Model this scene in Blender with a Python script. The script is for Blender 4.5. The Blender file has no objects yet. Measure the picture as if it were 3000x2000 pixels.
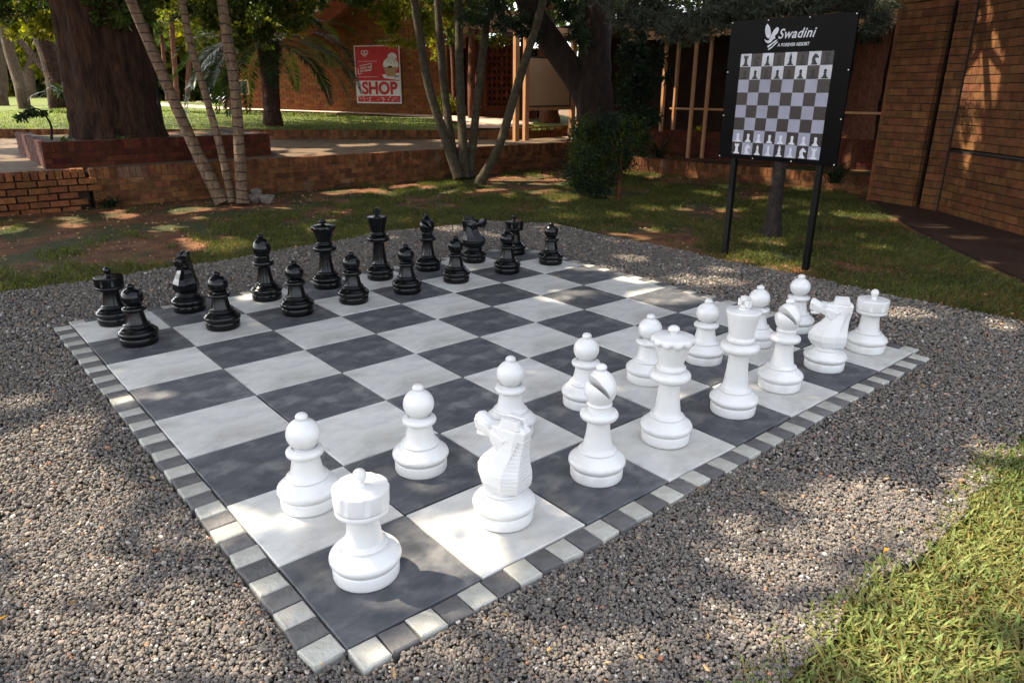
import bpy, bmesh, math, random
import numpy as np
from mathutils import Vector, Matrix
random.seed(11); rng = np.random.default_rng(11)
scn = bpy.context.scene
COL = scn.collection
R = math.radians

# ------------------------------------------------------------------ camera
F = 2078.78; PITCH, ROLL, YAW = 0.339029, 0.0048335, 0.871665
CAM = np.array([-0.70299, -1.57829, 1.54781])
cp, sp = math.cos(PITCH), math.sin(PITCH); cy, sy = math.cos(YAW), math.sin(YAW)
FW = np.array([cy*cp, sy*cp, -sp]); RT = np.array([sy, -cy, 0.0]); UP = np.cross(RT, FW)
cr, sr = math.cos(ROLL), math.sin(ROLL); RT, UP = cr*RT+sr*UP, -sr*RT+cr*UP
cam = bpy.data.cameras.new("camera"); camo = bpy.data.objects.new("camera", cam); COL.objects.link(camo)
cam.sensor_width = 36; cam.lens = F/3000*36; cam.clip_end = 400; cam.clip_start = 0.05
M = Matrix.Identity(4)
for i in range(3):
    M[i][0], M[i][1], M[i][2], M[i][3] = RT[i], UP[i], -FW[i], CAM[i]
camo.matrix_world = M
scn.camera = camo

def at(x, y, d):
    """point at depth d along a sight line (photo pixel units)"""
    return CAM + d*(FW+(x-1500)/F*RT-(y-1000)/F*UP)
def gp(x, y, z=0.0):
    q = FW+(x-1500)/F*RT-(y-1000)/F*UP
    return CAM+q*((z-CAM[2])/q[2])
def inview(P, m=250):
    d = P-CAM; z = d@FW; zz = np.maximum(z, .05)
    x = 1500+F*(d@RT)/zz; y = 1000-F*(d@UP)/zz
    return (z > .2) & (x > -m) & (x < 3000+m) & (y > -m) & (y < 2000+m)

# ------------------------------------------------------------------ light
SUN_AZ, SUN_EL = R(119), R(50)
S = np.array([math.cos(SUN_EL)*math.cos(SUN_AZ), math.cos(SUN_EL)*math.sin(SUN_AZ), math.sin(SUN_EL)])
w = bpy.data.worlds.new("World"); scn.world = w; w.use_nodes = True
nt = w.node_tree; sky = nt.nodes.new("ShaderNodeTexSky"); sky.sky_type = 'NISHITA'; sky.sun_disc = False
sky.sun_elevation = SUN_EL; sky.sun_rotation = math.atan2(S[0], S[1])
sky.ozone_density = 0.4; sky.dust_density = 2.5; sky.air_density = 0.8
hsv = nt.nodes.new("ShaderNodeHueSaturation"); hsv.inputs["Saturation"].default_value = 0.37
nt.links.new(sky.outputs[0], hsv.inputs["Color"]); nt.links.new(hsv.outputs[0], nt.nodes["Background"].inputs[0]); nt.nodes["Background"].inputs[1].default_value = 0.15
sl = bpy.data.lights.new("sun", 'SUN'); sl.energy = 2.8; sl.angle = R(0.5); sl.color = (1, .87, .68)
so = bpy.data.objects.new("sun", sl); COL.objects.link(so)
so.rotation_euler = Vector(S.tolist()).to_track_quat('Z', 'Y').to_euler(); so.location = (-8, 12, 20)
vs = scn.view_settings; vs.view_transform = 'Standard'; vs.look = 'None'; vs.gamma = 1; vs.use_curve_mapping = False
vs.exposure = 2.42

# ------------------------------------------------------------------ materials
def mat(name, col=(.5, .5, .5), rough=.7, spec=.5, cols=None, rnd=None, scale=3., stretch=(1, 1, 1), bump=0., bscale=40., detail=6.,
        coords='Object', rnd_amt=0., hue=.010, translucent=None, patch=None, coat=0.):
    """noise-mottled principled material; rnd='island'|'object' shifts value per piece; patch=(colour, scale, lo, hi)"""
    m = bpy.data.materials.new(name); m.use_nodes = True; t = m.node_tree; N = t.nodes; L = t.links
    b = N["Principled BSDF"]; b.inputs["Roughness"].default_value = rough
    if rough >= .58 and spec == .5: spec = .18
    b.inputs["Specular IOR Level"].default_value = spec
    if coat: b.inputs["Coat Weight"].default_value = coat; b.inputs["Coat Roughness"].default_value = .08
    tc = N.new("ShaderNodeTexCoord"); mp = N.new("ShaderNodeMapping"); mp.inputs["Scale"].default_value = stretch
    L.new(tc.outputs[coords], mp.inputs[0])
    cols = cols or [tuple(c*.82 for c in col), tuple(min(1, c*1.15) for c in col)]
    nz = N.new("ShaderNodeTexNoise"); nz.inputs["Scale"].default_value = scale; nz.inputs["Detail"].default_value = detail
    nz.inputs["Roughness"].default_value = .62
    L.new(mp.outputs[0], nz.inputs[0])
    rp = N.new("ShaderNodeValToRGB"); e = rp.color_ramp.elements
    e[0].position = .33; e[1].position = .68
    e[0].color = (*cols[0], 1); e[1].color = (*cols[-1], 1)
    for k, c in enumerate(cols[1:-1]):
        q = e.new(.33+.35*(k+1)/(len(cols)-1)); q.color = (*c, 1)
    L.new(nz.outputs[0], rp.inputs[0]); out = rp.outputs[0]
    if patch:
        pc, ps, lo, hi = patch
        n2 = N.new("ShaderNodeTexNoise"); n2.inputs["Scale"].default_value = ps; n2.inputs["Detail"].default_value = 5
        L.new(tc.outputs[coords], n2.inputs[0])
        mr = N.new("ShaderNodeMapRange"); mr.inputs[1].default_value = lo; mr.inputs[2].default_value = hi
        L.new(n2.outputs[0], mr.inputs[0])
        mx = N.new("ShaderNodeMixRGB"); mx.inputs[2].default_value = (*pc, 1)
        L.new(mr.outputs[0], mx.inputs[0]); L.new(out, mx.inputs[1]); out = mx.outputs[0]
    if rnd:
        if rnd == 'island': g = N.new("ShaderNodeNewGeometry"); ro = g.outputs["Random Per Island"]
        else: g = N.new("ShaderNodeObjectInfo"); ro = g.outputs["Random"]
        hs = N.new("ShaderNodeHueSaturation")
        m1 = N.new("ShaderNodeMapRange"); m1.inputs[3].default_value = 1-rnd_amt; m1.inputs[4].default_value = 1+rnd_amt
        L.new(ro, m1.inputs[0]); L.new(m1.outputs[0], hs.inputs["Value"])
        mh = N.new("ShaderNodeMath"); mh.operation = 'MULTIPLY'; mh.inputs[1].default_value = 7.31; L.new(ro, mh.inputs[0])
        mf = N.new("ShaderNodeMath"); mf.operation = 'FRACT'; L.new(mh.outputs[0], mf.inputs[0])
        m2 = N.new("ShaderNodeMapRange"); m2.inputs[3].default_value = .5-hue; m2.inputs[4].default_value = .5+hue
        L.new(mf.outputs[0], m2.inputs[0]); L.new(m2.outputs[0], hs.inputs["Hue"])
        L.new(out, hs.inputs["Color"]); out = hs.outputs[0]
    L.new(out, b.inputs["Base Color"])
    if bump:
        nb = N.new("ShaderNodeTexNoise"); nb.inputs["Scale"].default_value = bscale; nb.inputs["Detail"].default_value = 8
        L.new(mp.outputs[0], nb.inputs[0]); bp = N.new("ShaderNodeBump"); bp.inputs["Strength"].default_value = min(1, bump)
        bp.inputs["Distance"].default_value = .02*max(1, bump); L.new(nb.outputs[0], bp.inputs["Height"]); L.new(bp.outputs[0], b.inputs["Normal"])
    if translucent:
        tr = N.new("ShaderNodeBsdfTranslucent"); ms = N.new("ShaderNodeMixShader"); ms.inputs[0].default_value = translucent[1]
        mm = N.new("ShaderNodeMixRGB"); mm.blend_type = 'MULTIPLY'; mm.inputs[0].default_value = 1; mm.inputs[2].default_value = (*translucent[0], 1)
        L.new(out, mm.inputs[1]); L.new(mm.outputs[0], tr.inputs[0])
        L.new(b.outputs[0], ms.inputs[1]); L.new(tr.outputs[0], ms.inputs[2]); L.new(ms.outputs[0], N["Material Output"].inputs[0])
    return m

MT = {}
MT['white'] = mat('white_plastic', (.7, .7, .69), .29, cols=[(.57, .565, .545), (.615, .612, .60)], scale=7, bump=.02, bscale=60, patch=((.47, .45, .41), 9., .58, .82))
MT['black'] = mat('black_plastic', (.012, .012, .013), .2, .28, cols=[(.0025, .0025, .003), (.0045, .0045, .005)], scale=6, bump=.03, bscale=30)
MT['slab_l'] = mat('pale_concrete', cols=[(.38, .38, .37), (.49, .485, .465), (.56, .55, .515)], rough=.75, scale=5, stretch=(1, 1.7, 1), rnd='object', rnd_amt=.07,
                   bump=.12, bscale=90, patch=((.27, .25, .21), 2.6, .48, .85))
MT['slab_d'] = mat('charcoal_concrete', cols=[(.050, .053, .060), (.078, .080, .087), (.125, .124, .125)], rough=.62, scale=5.5, stretch=(1, 2, 1), rnd='object', rnd_amt=.14,
                   bump=.12, bscale=90, patch=((.21, .205, .20), 7., .52, .82))
MT['blk_l'] = mat('cream_cobble', cols=[(.27, .26, .22), (.38, .375, .34)], rough=.8, scale=9, rnd='object', rnd_amt=.13, bump=.3, bscale=60)
MT['blk_d'] = mat('grey_cobble', cols=[(.07, .068, .068), (.125, .12, .118)], rough=.8, scale=9, rnd='object', rnd_amt=.2, bump=.3, bscale=60)
MT['bed'] = mat('gravel_bed', cols=[(.03, .026, .024), (.09, .08, .072)], rough=.95, scale=55, bump=.6, bscale=90)
MT['soil'] = mat('soil', cols=[(.05, .020, .009), (.12, .050, .021), (.17, .08, .038)], rough=.95, scale=4, bump=.7, bscale=22,
                 patch=((.035, .042, .012), 1.1, .45, .58))
MT['lawn'] = mat('lawn', cols=[(.05, .07, .010), (.10, .11, .018)], rough=.95, scale=2.5, bump=.8, bscale=30)
MT['terrace'] = mat('terrace_paving', cols=[(.085, .055, .032), (.14, .095, .058)], rough=.9, scale=3, bump=.3, bscale=30)
MT['path'] = mat('pink_path', cols=[(.34, .23, .18), (.44, .31, .25)], rough=.9, scale=3, bump=.2, bscale=30)
MT['apron'] = mat('brown_paving', cols=[(.022, .011, .007), (.05, .026, .016)], rough=.7, scale=2.2, bump=.25, bscale=25, patch=((.03, .017, .012), .9, .5, .6))
MT['brick_o'] = mat('orange_brick', cols=[(.10, .036, .013), (.19, .072, .026)], rough=.9, scale=14, rnd='island', rnd_amt=.28, bump=.5, bscale=50)
MT['brick_d'] = mat('weathered_brick', cols=[(.06, .022, .009), (.175, .070, .026)], rough=.9, scale=7, rnd='island', rnd_amt=.4, bump=.5, bscale=50, patch=((.15, .10, .07), 2.6, .62, .78))
MT['brick_p'] = mat('planter_brick', cols=[(.042, .010, .005), (.085, .022, .010)], rough=.9, scale=9, rnd='island', rnd_amt=.3, bump=.4, bscale=50)
MT['brick_b'] = mat('house_brick', cols=[(.072, .029, .010), (.135, .055, .020)], rough=.85, scale=8, rnd='island', rnd_amt=.26, bump=.35, bscale=60)
MT['brick_r'] = mat('far_brick', cols=[(.11, .036, .009), (.17, .060, .016)], rough=.9, scale=5, rnd='island', rnd_amt=.22, bump=.3, bscale=50)
MT['mortar'] = mat('mortar', cols=[(.055, .034, .022), (.12, .078, .052)], rough=.95, scale=12)
MT['mortar_dk'] = mat('dark_mortar', cols=[(.015, .009, .006), (.03, .018, .012)], rough=.95, scale=12)
MT['peach'] = mat('peach_paint', cols=[(.37, .18, .082), (.46, .24, .115)], rough=.6, scale=6)
MT['tanboard'] = mat('tan_board', cols=[(.46, .29, .155), (.52, .33, .18)], rough=.7, scale=2)
MT['dkmetal'] = mat('dark_metal', (.004, .004, .004), .45, .1)
MT['signblack'] = mat('sign_black', (.006, .006, .007), .25, .03, cols=[(.0022, .0022, .0026), (.0035, .0035, .004)])
MT['prt_w'] = mat('print_white', (.48, .48, .52), .3, .2)
MT['prt_l'] = mat('print_lilac', (.24, .24, .30), .25, .2)
MT['prt_t'] = mat('print_pale', (.40, .40, .43), .25, .2)
MT['prt_d'] = mat('print_brown', (.026, .020, .019), .25, .2)
MT['prt_k'] = mat('print_black', (.003, .003, .004), .25, .2)
MT['steel'] = mat('bolt_steel', (.6, .6, .6), .3)
MT['red'] = mat('banner_red', (.36, .018, .016), .6)
MT['bwhite'] = mat('banner_white', (.50, .48, .46), .6)
MT['bbrown'] = mat('banner_brown', (.30, .17, .09), .6)
MT['bdark'] = mat('banner_dark', (.06, .035, .025), .6)
MT['palebox'] = mat('pale_render', cols=[(.26, .23, .165), (.40, .36, .28)], rough=.8, scale=4, stretch=(4, 4, 1))
MT['redroof'] = mat('red_roof', cols=[(.22, .06, .04), (.34, .11, .075)], rough=.6, scale=3)
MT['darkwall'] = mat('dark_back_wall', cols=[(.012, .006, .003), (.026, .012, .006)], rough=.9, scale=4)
MT['glass'] = mat('dark_glass', (.02, .025, .022), .08)
MT['rock'] = mat('rock', cols=[(.11, .09, .075), (.23, .19, .15)], rough=.9, scale=9, bump=.5)

def leafmat(name, c0, c1, tr=(1.3, 1.5, .5), amt=.45, rnd=.35, rough=.5, mixf=.4):
    return mat(name, cols=[c0, c1], rough=rough, spec=.18, scale=1.2, rnd='island', rnd_amt=rnd, hue=.03, translucent=(tr, mixf))
MT['lf_big'] = leafmat('broad_leaf', (.026, .040, .008), (.07, .088, .016))
MT['lf_yel'] = leafmat('yellow_green_leaf', (.08, .10, .012), (.20, .19, .024), tr=(1.5, 1.5, .4), mixf=.5)  # yellow-green leaves; the bright tone also paints sunlit and backlit foliage
MT['lf_dk'] = leafmat('dark_leaf', (.009, .019, .009), (.025, .041, .015), mixf=.3)
MT['lf_grey'] = leafmat('grey_green_leaf', (.030, .036, .024), (.072, .080, .056), tr=(1.1, 1.2, .8), mixf=.25)
MT['lf_palm'] = leafmat('palm_leaf', (.010, .020, .008), (.030, .046, .014), rough=.4, mixf=.2)
MT['grass'] = leafmat('grass_blade', (.038, .048, .010), (.10, .108, .026), rnd=.4, mixf=.35)
MT['grass_y'] = leafmat('dry_grass', (.11, .09, .028), (.22, .18, .06), rnd=.35, mixf=.35)
MT['grass_b'] = leafmat('lush_grass', (.08, .115, .030), (.20, .215, .070), rnd=.4, mixf=.35)
MT['litter'] = mat('leaf_litter', cols=[(.12, .06, .025), (.34, .22, .11)], rough=.9, scale=5, rnd='island', rnd_amt=.5)
MT['yleaf'] = mat('yellow_leaf', cols=[(.50, .24, .02), (.65, .36, .04)], rough=.6, scale=20)

def bark(name, cols, sc=5, st=(6, 6, 1), bump=1.0, bs=14):
    return mat(name, cols=cols, rough=.95, spec=.2, scale=sc, stretch=st, bump=bump, bscale=bs, detail=10)
MT['bk_big'] = bark('brown_bark', [(.010, .005, .0025), (.032, .015, .008), (.06, .032, .017)], 3, (4, 4, 1.0), 2.6, 7)
MT['bk_dark'] = bark('dark_bark', [(.010, .006, .004), (.032, .018, .012)], 4, (3, 3, 1), 1.6, 8)
MT['bk_grey'] = bark('grey_bark', [(.013, .009, .007), (.04, .031, .026)], 7, (3, 3, 1.5), .9, 14)
MT['bk_red'] = bark('reddish_bark', [(.05, .017, .008), (.13, .050, .025)], 3, (9, 9, .6), 1.2, 6)
MT['bk_pale'] = bark('pale_bark', [(.04, .026, .015), (.10, .068, .042)], 3, (6, 6, .8), .8, 9)
MT['bk_palm'] = bark('palm_trunk', [(.02, .010, .007), (.07, .036, .022)], 9, (1, 1, 2), 2., 16)

def ringmat(name, cols, per, mixv=.9):
    m = bark(name, cols, 9, (2, 2, 1), .5, 18); t = m.node_tree; N = t.nodes; L = t.links
    b = N["Principled BSDF"]; src = b.inputs["Base Color"].links[0].from_socket
    tc = N.new("ShaderNodeTexCoord"); sx = N.new("ShaderNodeSeparateXYZ"); L.new(tc.outputs["Object"], sx.inputs[0])
    nz = N.new("ShaderNodeTexNoise"); nz.inputs["Scale"].default_value = 5; L.new(tc.outputs["Object"], nz.inputs[0])
    a = N.new("ShaderNodeMath"); a.operation = 'MULTIPLY_ADD'; a.inputs[1].default_value = .09; L.new(nz.outputs[0], a.inputs[0]); L.new(sx.outputs[2], a.inputs[2])
    d = N.new("ShaderNodeMath"); d.operation = 'DIVIDE'; d.inputs[1].default_value = per; L.new(a.outputs[0], d.inputs[0])
    f = N.new("ShaderNodeMath"); f.operation = 'FRACT'; L.new(d.outputs[0], f.inputs[0])
    c = N.new("ShaderNodeMath"); c.operation = 'LESS_THAN'; c.inputs[1].default_value = .13; L.new(f.outputs[0], c.inputs[0]); k_ = N.new('ShaderNodeMath'); k_.operation = 'MULTIPLY'; k_.inputs[1].default_value = mixv; L.new(c.outputs[0], k_.inputs[0]); c = k_
    mx = N.new("ShaderNodeMixRGB"); mx.inputs[2].default_value = (.025, .014, .010, 1); L.new(c.outputs[0], mx.inputs[0]); L.new(src, mx.inputs[1])
    L.new(mx.outputs[0], b.inputs["Base Color"]); return m
MT['ring_a'] = ringmat('ringed_stem', [(.07, .043, .025), (.19, .125, .08)], .125)
MT['ring_b'] = ringmat('green_ringed_stem', [(.026, .022, .012), (.068, .054, .032)], .115, .5)

# ------------------------------------------------------------------ mesh building
def link(o, parent=None):
    COL.objects.link(o)
    if parent is not None: o.parent = parent
    return o
def tag(o, label=None, cat=None, group=None, kind=None):
    if label: o['label'] = label
    if cat: o['category'] = cat
    if group: o['group'] = group
    if kind: o['kind'] = kind
    return o
def thing(name, loc, label, cat, group=None, rz=0.):
    o = bpy.data.objects.new(name, None); o.location = loc; o.rotation_euler = (0, 0, rz); o.empty_display_size = .1
    link(o); return tag(o, label, cat, group)
def fast_mesh(name, V, Fc, mats, midx=None, smooth=False):
    """V (n,3) array, Fc (m,k) int array"""
    V = np.asarray(V, np.float32); Fc = np.asarray(Fc, np.int32); me = bpy.data.meshes.new(name)
    m, k = Fc.shape
    me.vertices.add(len(V)); me.vertices.foreach_set('co', V.ravel())
    me.loops.add(m*k); me.loops.foreach_set('vertex_index', Fc.ravel())
    me.polygons.add(m); me.polygons.foreach_set('loop_start', np.arange(0, m*k, k, dtype=np.int32))
    if midx is not None: me.polygons.foreach_set('material_index', np.asarray(midx, np.int32))
    me.polygons.foreach_set('use_smooth', np.full(m, smooth, bool))
    for a in mats: me.materials.append(a)
    me.update(); me.validate(); return me
def obj(name, me, parent=None, loc=None):
    o = bpy.data.objects.new(name, me); link(o, parent)
    if loc is not None: o.location = loc
    return o

class MB:
    def __init__(s): s.v = []; s.f = []; s.m = []; s.s = []
    def add(s, vs, fs, mi=0, sm=False):
        o = len(s.v); s.v += [tuple(map(float, p)) for p in vs]
        for q in fs: s.f.append(tuple(i+o for i in q)); s.m.append(mi); s.s.append(sm)
    def box(s, c, size, ax=None, mi=0, taper=1.):
        """box by centre, full sizes, axes (3 unit vectors)"""
        ax = ax or ((1, 0, 0), (0, 1, 0), (0, 0, 1)); c = np.array(c, float); A = [np.array(a, float) for a in ax]; h = [x/2 for x in size]
        vs = []
        for k in (-1, 1):
            t = taper if k > 0 else 1
            for i, j in ((-1, -1), (1, -1), (1, 1), (-1, 1)): vs.append(c+A[0]*i*h[0]*t+A[1]*j*h[1]*t+A[2]*k*h[2])
        s.add(vs, [(3, 2, 1, 0), (4, 5, 6, 7), (0, 1, 5, 4), (1, 2, 6, 5), (2, 3, 7, 6), (3, 0, 4, 7)], mi)
    def bar(s, p, q, wd, th, mi=0, up=(0, 0, 1)):
        p = np.array(p, float); q = np.array(q, float); d = q-p; L = np.linalg.norm(d); d /= L
        u = np.array(up, float); a = np.cross(d, u)
        if np.linalg.norm(a) < 1e-3: a = np.cross(d, (1, 0, 0))
        a /= np.linalg.norm(a); b = np.cross(a, d); s.box((p+q)/2, (wd, th, L), (a, b, d), mi)
    def tube(s, pts, rad, n=10, mi=0, fl=None, cap=True, sm=True):
        pts = [np.array(p, float) for p in pts]; rs = rad if hasattr(rad, '__len__') else [rad]*len(pts)
        rings = []; pa = None
        for i, p in enumerate(pts):
            d = pts[min(i+1, len(pts)-1)]-pts[max(i-1, 0)]; d /= np.linalg.norm(d)+1e-9
            if pa is None:
                a = np.cross(d, (0, 1, 0) if abs(d[1]) < .9 else (1, 0, 0))
            else: a = pa-d*(pa@d)
            a /= np.linalg.norm(a); pa = a; b = np.cross(d, a)
            rr = [rs[i]*(fl(2*math.pi*k/n, i/(len(pts)-1)) if fl else 1) for k in range(n)]
            rings.append([p+rr[k]*(math.cos(2*math.pi*k/n)*a+math.sin(2*math.pi*k/n)*b) for k in range(n)])
        vs = [q for r_ in rings for q in r_]; fs = []
        for i in range(len(pts)-1):
            for k in range(n): fs.append((i*n+k, i*n+(k+1) % n, (i+1)*n+(k+1) % n, (i+1)*n+k))
        s.add(vs, fs, mi, sm)
        if cap: s.add(rings[0], [tuple(range(n))[::-1]], mi); s.add(rings[-1], [tuple(range(n))], mi)
    def lathe(s, prof, n=48, mod=None, mi=0):
        segs = [[]]
        for i, p in enumerate(prof):
            if i and p == prof[i-1]: segs.append([])
            segs[-1].append(p)
        for sg in segs:
            if len(sg) < 2: continue
            vs = []; fs = []
            for (r_, z) in sg:
                for k in range(n):
                    a = 2*math.pi*k/n; q = mod(a, r_, z) if mod else (r_, z); vs.append((q[0]*math.cos(a), q[0]*math.sin(a), q[1]))
            for i in range(len(sg)-1):
                for k in range(n): fs.append((i*n+k, i*n+(k+1) % n, (i+1)*n+(k+1) % n, (i+1)*n+k))
            s.add(vs, fs, mi, True)
    def mesh(s, name, mats):
        me = bpy.data.meshes.new(name); me.from_pydata(s.v, [], s.f)
        me.polygons.foreach_set('material_index', s.m); me.polygons.foreach_set('use_smooth', s.s)
        for a in (mats if isinstance(mats, (list, tuple)) else [mats]): me.materials.append(a)
        me.update(); return me
    def build(s, name, mats, parent=None, loc=None): return obj(name, s.mesh(name, mats), parent, loc)

def arc(cr_, cz, rr, rz, a0, a1, n=8):
    return [(cr_+rr*math.cos(R(a0+(a1-a0)*i/n)), cz+rz*math.sin(R(a0+(a1-a0)*i/n))) for i in range(n+1)]
def crv(P, n=5):
    """Catmull-Rom through profile points"""
    P = [np.array(p, float) for p in P]; Q = [2*P[0]-P[1]]+P+[2*P[-1]-P[-2]]; out = []
    for i in range(1, len(Q)-2):
        a, b, c, d = Q[i-1:i+3]
        for k in range(n):
            t = k/n; out.append(tuple(.5*((2*b)+(-a+c)*t+(2*a-5*b+4*c-d)*t*t+(-a+3*b-3*c+d)*t**3)))
    out.append(tuple(P[-1])); return [(max(0, float(x)), float(y)) for x, y in out]
def evaluated(o):
    dg = bpy.context.evaluated_depsgraph_get(); dg.update(); me = bpy.data.meshes.new_from_object(o.evaluated_get(dg)); return me

# ------------------------------------------------------------------ sun dapples: where direct light reaches the ground
SOFT = []   # patches that a few stray leaves still veil
DAP = []          # (centre, radii vectors inverse) on the ground plane
def dap(px, py, rx, ry, z=-.02):
    c = gp(px, py, z); ax = gp(px+rx, py, z)-c; by = gp(px, py+ry, z)-c
    A = np.array([[ax[0], by[0]], [ax[1], by[1]]])*1.08; DAP.append((c[:2], np.linalg.inv(A), z)); SOFT.append(py > 1340 and 650 < px < 1720)
for q in [(60, 1420, 230, 165), (260, 1690, 150, 50), (560, 1740, 110, 34), (80, 1840, 120, 44), (2860, 1640, 150, 110), (2760, 1850, 170, 70), (2640, 1960, 140, 40), (2960, 1430, 90, 60), (215, 1262, 80, 40), (330, 1440, 70, 26), (500, 1570, 110, 30), (420, 1850, 330, 55), (700, 1960, 220, 46), (150, 1950, 160, 50), (1300, 1930, 150, 40), (1650, 1900, 170, 46), (1500, 1790, 100, 30), (1900, 1960, 200, 36), (60, 1180, 60, 24), (260, 1580, 70, 30), (330, 1690, 80, 26), (2420, 1560, 110, 34), (2680, 1500, 110, 36), (2350, 1840, 100, 40), (2120, 1560, 70, 22), (120, 1690, 120, 34), (760, 1570, 120, 55),
          (850, 1690, 60, 35), (1240, 1610, 80, 56), (1390, 1650, 130, 66), (1150, 1450, 60, 28), (1270, 1420, 34, 14), (1250, 1720, 150, 70), (1420, 1555, 120, 40), (1600, 1540, 70, 26), (480, 1163, 46, 18), (398, 1152, 14, 10), (330, 1165, 40, 10),
          (1960, 875, 95, 20), (1885, 822, 70, 9), (1740, 790, 60, 8), (1830, 758, 60, 10), (2010, 815, 40, 8), (2110, 825, 60, 11),
          (2120, 792, 40, 7), (1690, 865, 60, 6), (1640, 880, 60, 6), (2530, 1465, 170, 50), (2820, 1420, 50, 22), (2260, 1660, 130, 45), (2090, 1790, 120, 30), (2920, 1490, 90, 60), (2700, 1690, 120, 50), (2950, 1730, 90, 50),
          (2560, 1880, 90, 40), (2850, 1930, 130, 40), (2980, 1600, 60, 50), (2960, 1330, 50, 40), (480, 657, 26, 8), (690, 705, 28, 9), (640, 722, 34, 8), (1090, 553, 36, 7), (1190, 590, 24, 6), (1000, 600, 20, 6),
          (1640, 573, 46, 11), (1880, 505, 48, 13), (2000, 520, 40, 6), (2100, 532, 50, 9), (1915, 541, 34, 5), (2060, 560, 24, 4), (2200, 745, 70, 13), (2290, 775, 60, 12),
          (2230, 705, 60, 9), (2560, 630, 60, 9), (2660, 920, 70, 14), (2935, 955, 45, 12), (20, 663, 30, 10), (580, 605, 26, 6), (740, 880, 30, 8),
          (2740, 660, 40, 5), (2830, 690, 40, 6), (2600, 655, 40, 5), (1290, 545, 50, 6), (1200, 556, 40, 5), (1000, 553, 40, 6), (2880, 770, 40, 5)]: dap(*q)
# small random flecks on lawn
for _ in range(130): dap(random.uniform(0, 2600), random.uniform(530, 720), random.uniform(9, 26), random.uniform(3, 6.5))
for _ in range(26): dap(random.uniform(0, 2900), random.uniform(1100, 1950), random.uniform(14, 50), random.uniform(6, 18))
for _ in range(80): dap(random.uniform(0, 1650), random.uniform(408, 470), random.uniform(12, 44), random.uniform(2, 5), .47)
for x, y, z, r_ in ((10.25, 11.2, 1.0, .5), (10.35, 11.2, 2.0, .5), (12.45, 11.6, .9, .45), (12.5, 11.6, 1.9, .45), (12.72, 8.95, 1.25, .16), (12.72, 8.95, 1.6, .16), (11.3, 11.6, .75, .5)): DAP.append((np.array([x, y]), np.eye(2)/r_, z)); SOFT.append(False)   # lit posts
# lit strips on the right-hand building wall
WP0 = np.array([10.47, 2.30, 0.]); WD = np.array([9.27-10.47, .91-2.30, 0.]); WD /= np.linalg.norm(WD); WN = np.array([WD[1], -WD[0], 0.])
if WN@S < 0: WN = -WN
WDAP = []
for (px, py, rx, ry) in [(2905, 110, 9, 70), (2912, 230, 16, 70), (2880, 60, 6, 40), (2855, 200, 14, 50), (2835, 340, 14, 80), (2840, 430, 14, 70), (2900, 270, 14, 34), (2880, 250, 40, 20), (2975, 245, 8, 14), (2975, 370, 6, 24), (2825, 480, 8, 24), (2915, 500, 5, 16), (2830, 250, 10, 60), (2890, 170, 8, 90)]:
    q = FW+(px-1500)/F*RT-(py-1000)/F*UP; c = CAM+q*(((WP0-CAM)@WN)/(q@WN)); k = ((c-CAM)@FW)/F
    WDAP.append((c, rx*k*1.7, ry*k*1.1))
def keep_shade(P, V=None):
    """False where a leaf at P would stand between the sun and a lit patch"""
    ok = np.ones(len(P), bool); j = rng.normal(0, .10, (len(P),))
    for (c, Ai, z), soft in zip(DAP, SOFT):
        g = P[:, :2]-S[:2]/S[2]*(P[:, 2:3]-z)
        e = ((g-c)@Ai.T); out = (e**2).sum(1) > (1+j); ok &= (out | V) if (soft and V is not None) else out
    t = ((P-WP0)@WN)/(S@WN); Q = P-S*t[:, None]
    for c, a, b in WDAP:
        e = (Q-c); ok &= ~((((e@WD)/a)**2+(e[:, 2]/b)**2 < 1+j) & (t > 0))
    return ok

# ------------------------------------------------------------------ leaves
def leaf_arrays(P, ln, wd, droop=.3, flat=0., dirs=None):
    """diamond leaves: 4 verts, one folded pair of triangles each, at points P"""
    n = len(P); L = ln*rng.uniform(.65, 1.25, n)[:, None]; W = wd*rng.uniform(.7, 1.2, n)[:, None]
    if dirs is None:
        d = rng.normal(0, 1, (n, 3)); d[:, 2] = d[:, 2]*(1-flat)-droop
    else: d = dirs+rng.normal(0, .25, (n, 3))
    d /= np.linalg.norm(d, axis=1)[:, None]
    r_ = rng.normal(0, 1, (n, 3)); r_[:, 2] *= .5; s = np.cross(d, r_); s /= np.linalg.norm(s, axis=1)[:, None]+1e-6
    u = np.cross(s, d); tip = P+d*L; mid = P+d*L*.45
    V = np.stack([P, mid+s*W*.5+u*W*.12, tip, mid-s*W*.5+u*W*.12], 1).reshape(-1, 3)
    return V, np.arange(n*4).reshape(n, 4)
def cloud(c, rad, n, clumps=0):
    c = np.array(c); rad = np.array(rad if hasattr(rad, '__len__') else (rad,)*3)
    if clumps:
        q = rng.normal(0, 1, (clumps, 3)); q /= np.linalg.norm(q, axis=1)[:, None]; q *= rng.uniform(.35, 1, (clumps, 1))
        k = rng.integers(0, clumps, n); p = q[k]+rng.normal(0, .16, (n, 3))
    else:
        q = rng.normal(0, 1, (n, 3)); q /= np.linalg.norm(q, axis=1)[:, None]; p = q*rng.uniform(0, 1, (n, 1))**.45
    return c+p*rad
class Leaves:
    def __init__(s): s.V = []; s.F = []; s.n = 0
    def add(s, VF):
        V, Fc = VF; s.V.append(V); s.F.append(Fc+s.n); s.n += len(V)
    def build(s, name, m, parent): return obj(name, fast_mesh(name, np.concatenate(s.V), np.concatenate(s.F), [m]), parent)
    def any(s): return s.n > 0

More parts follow.
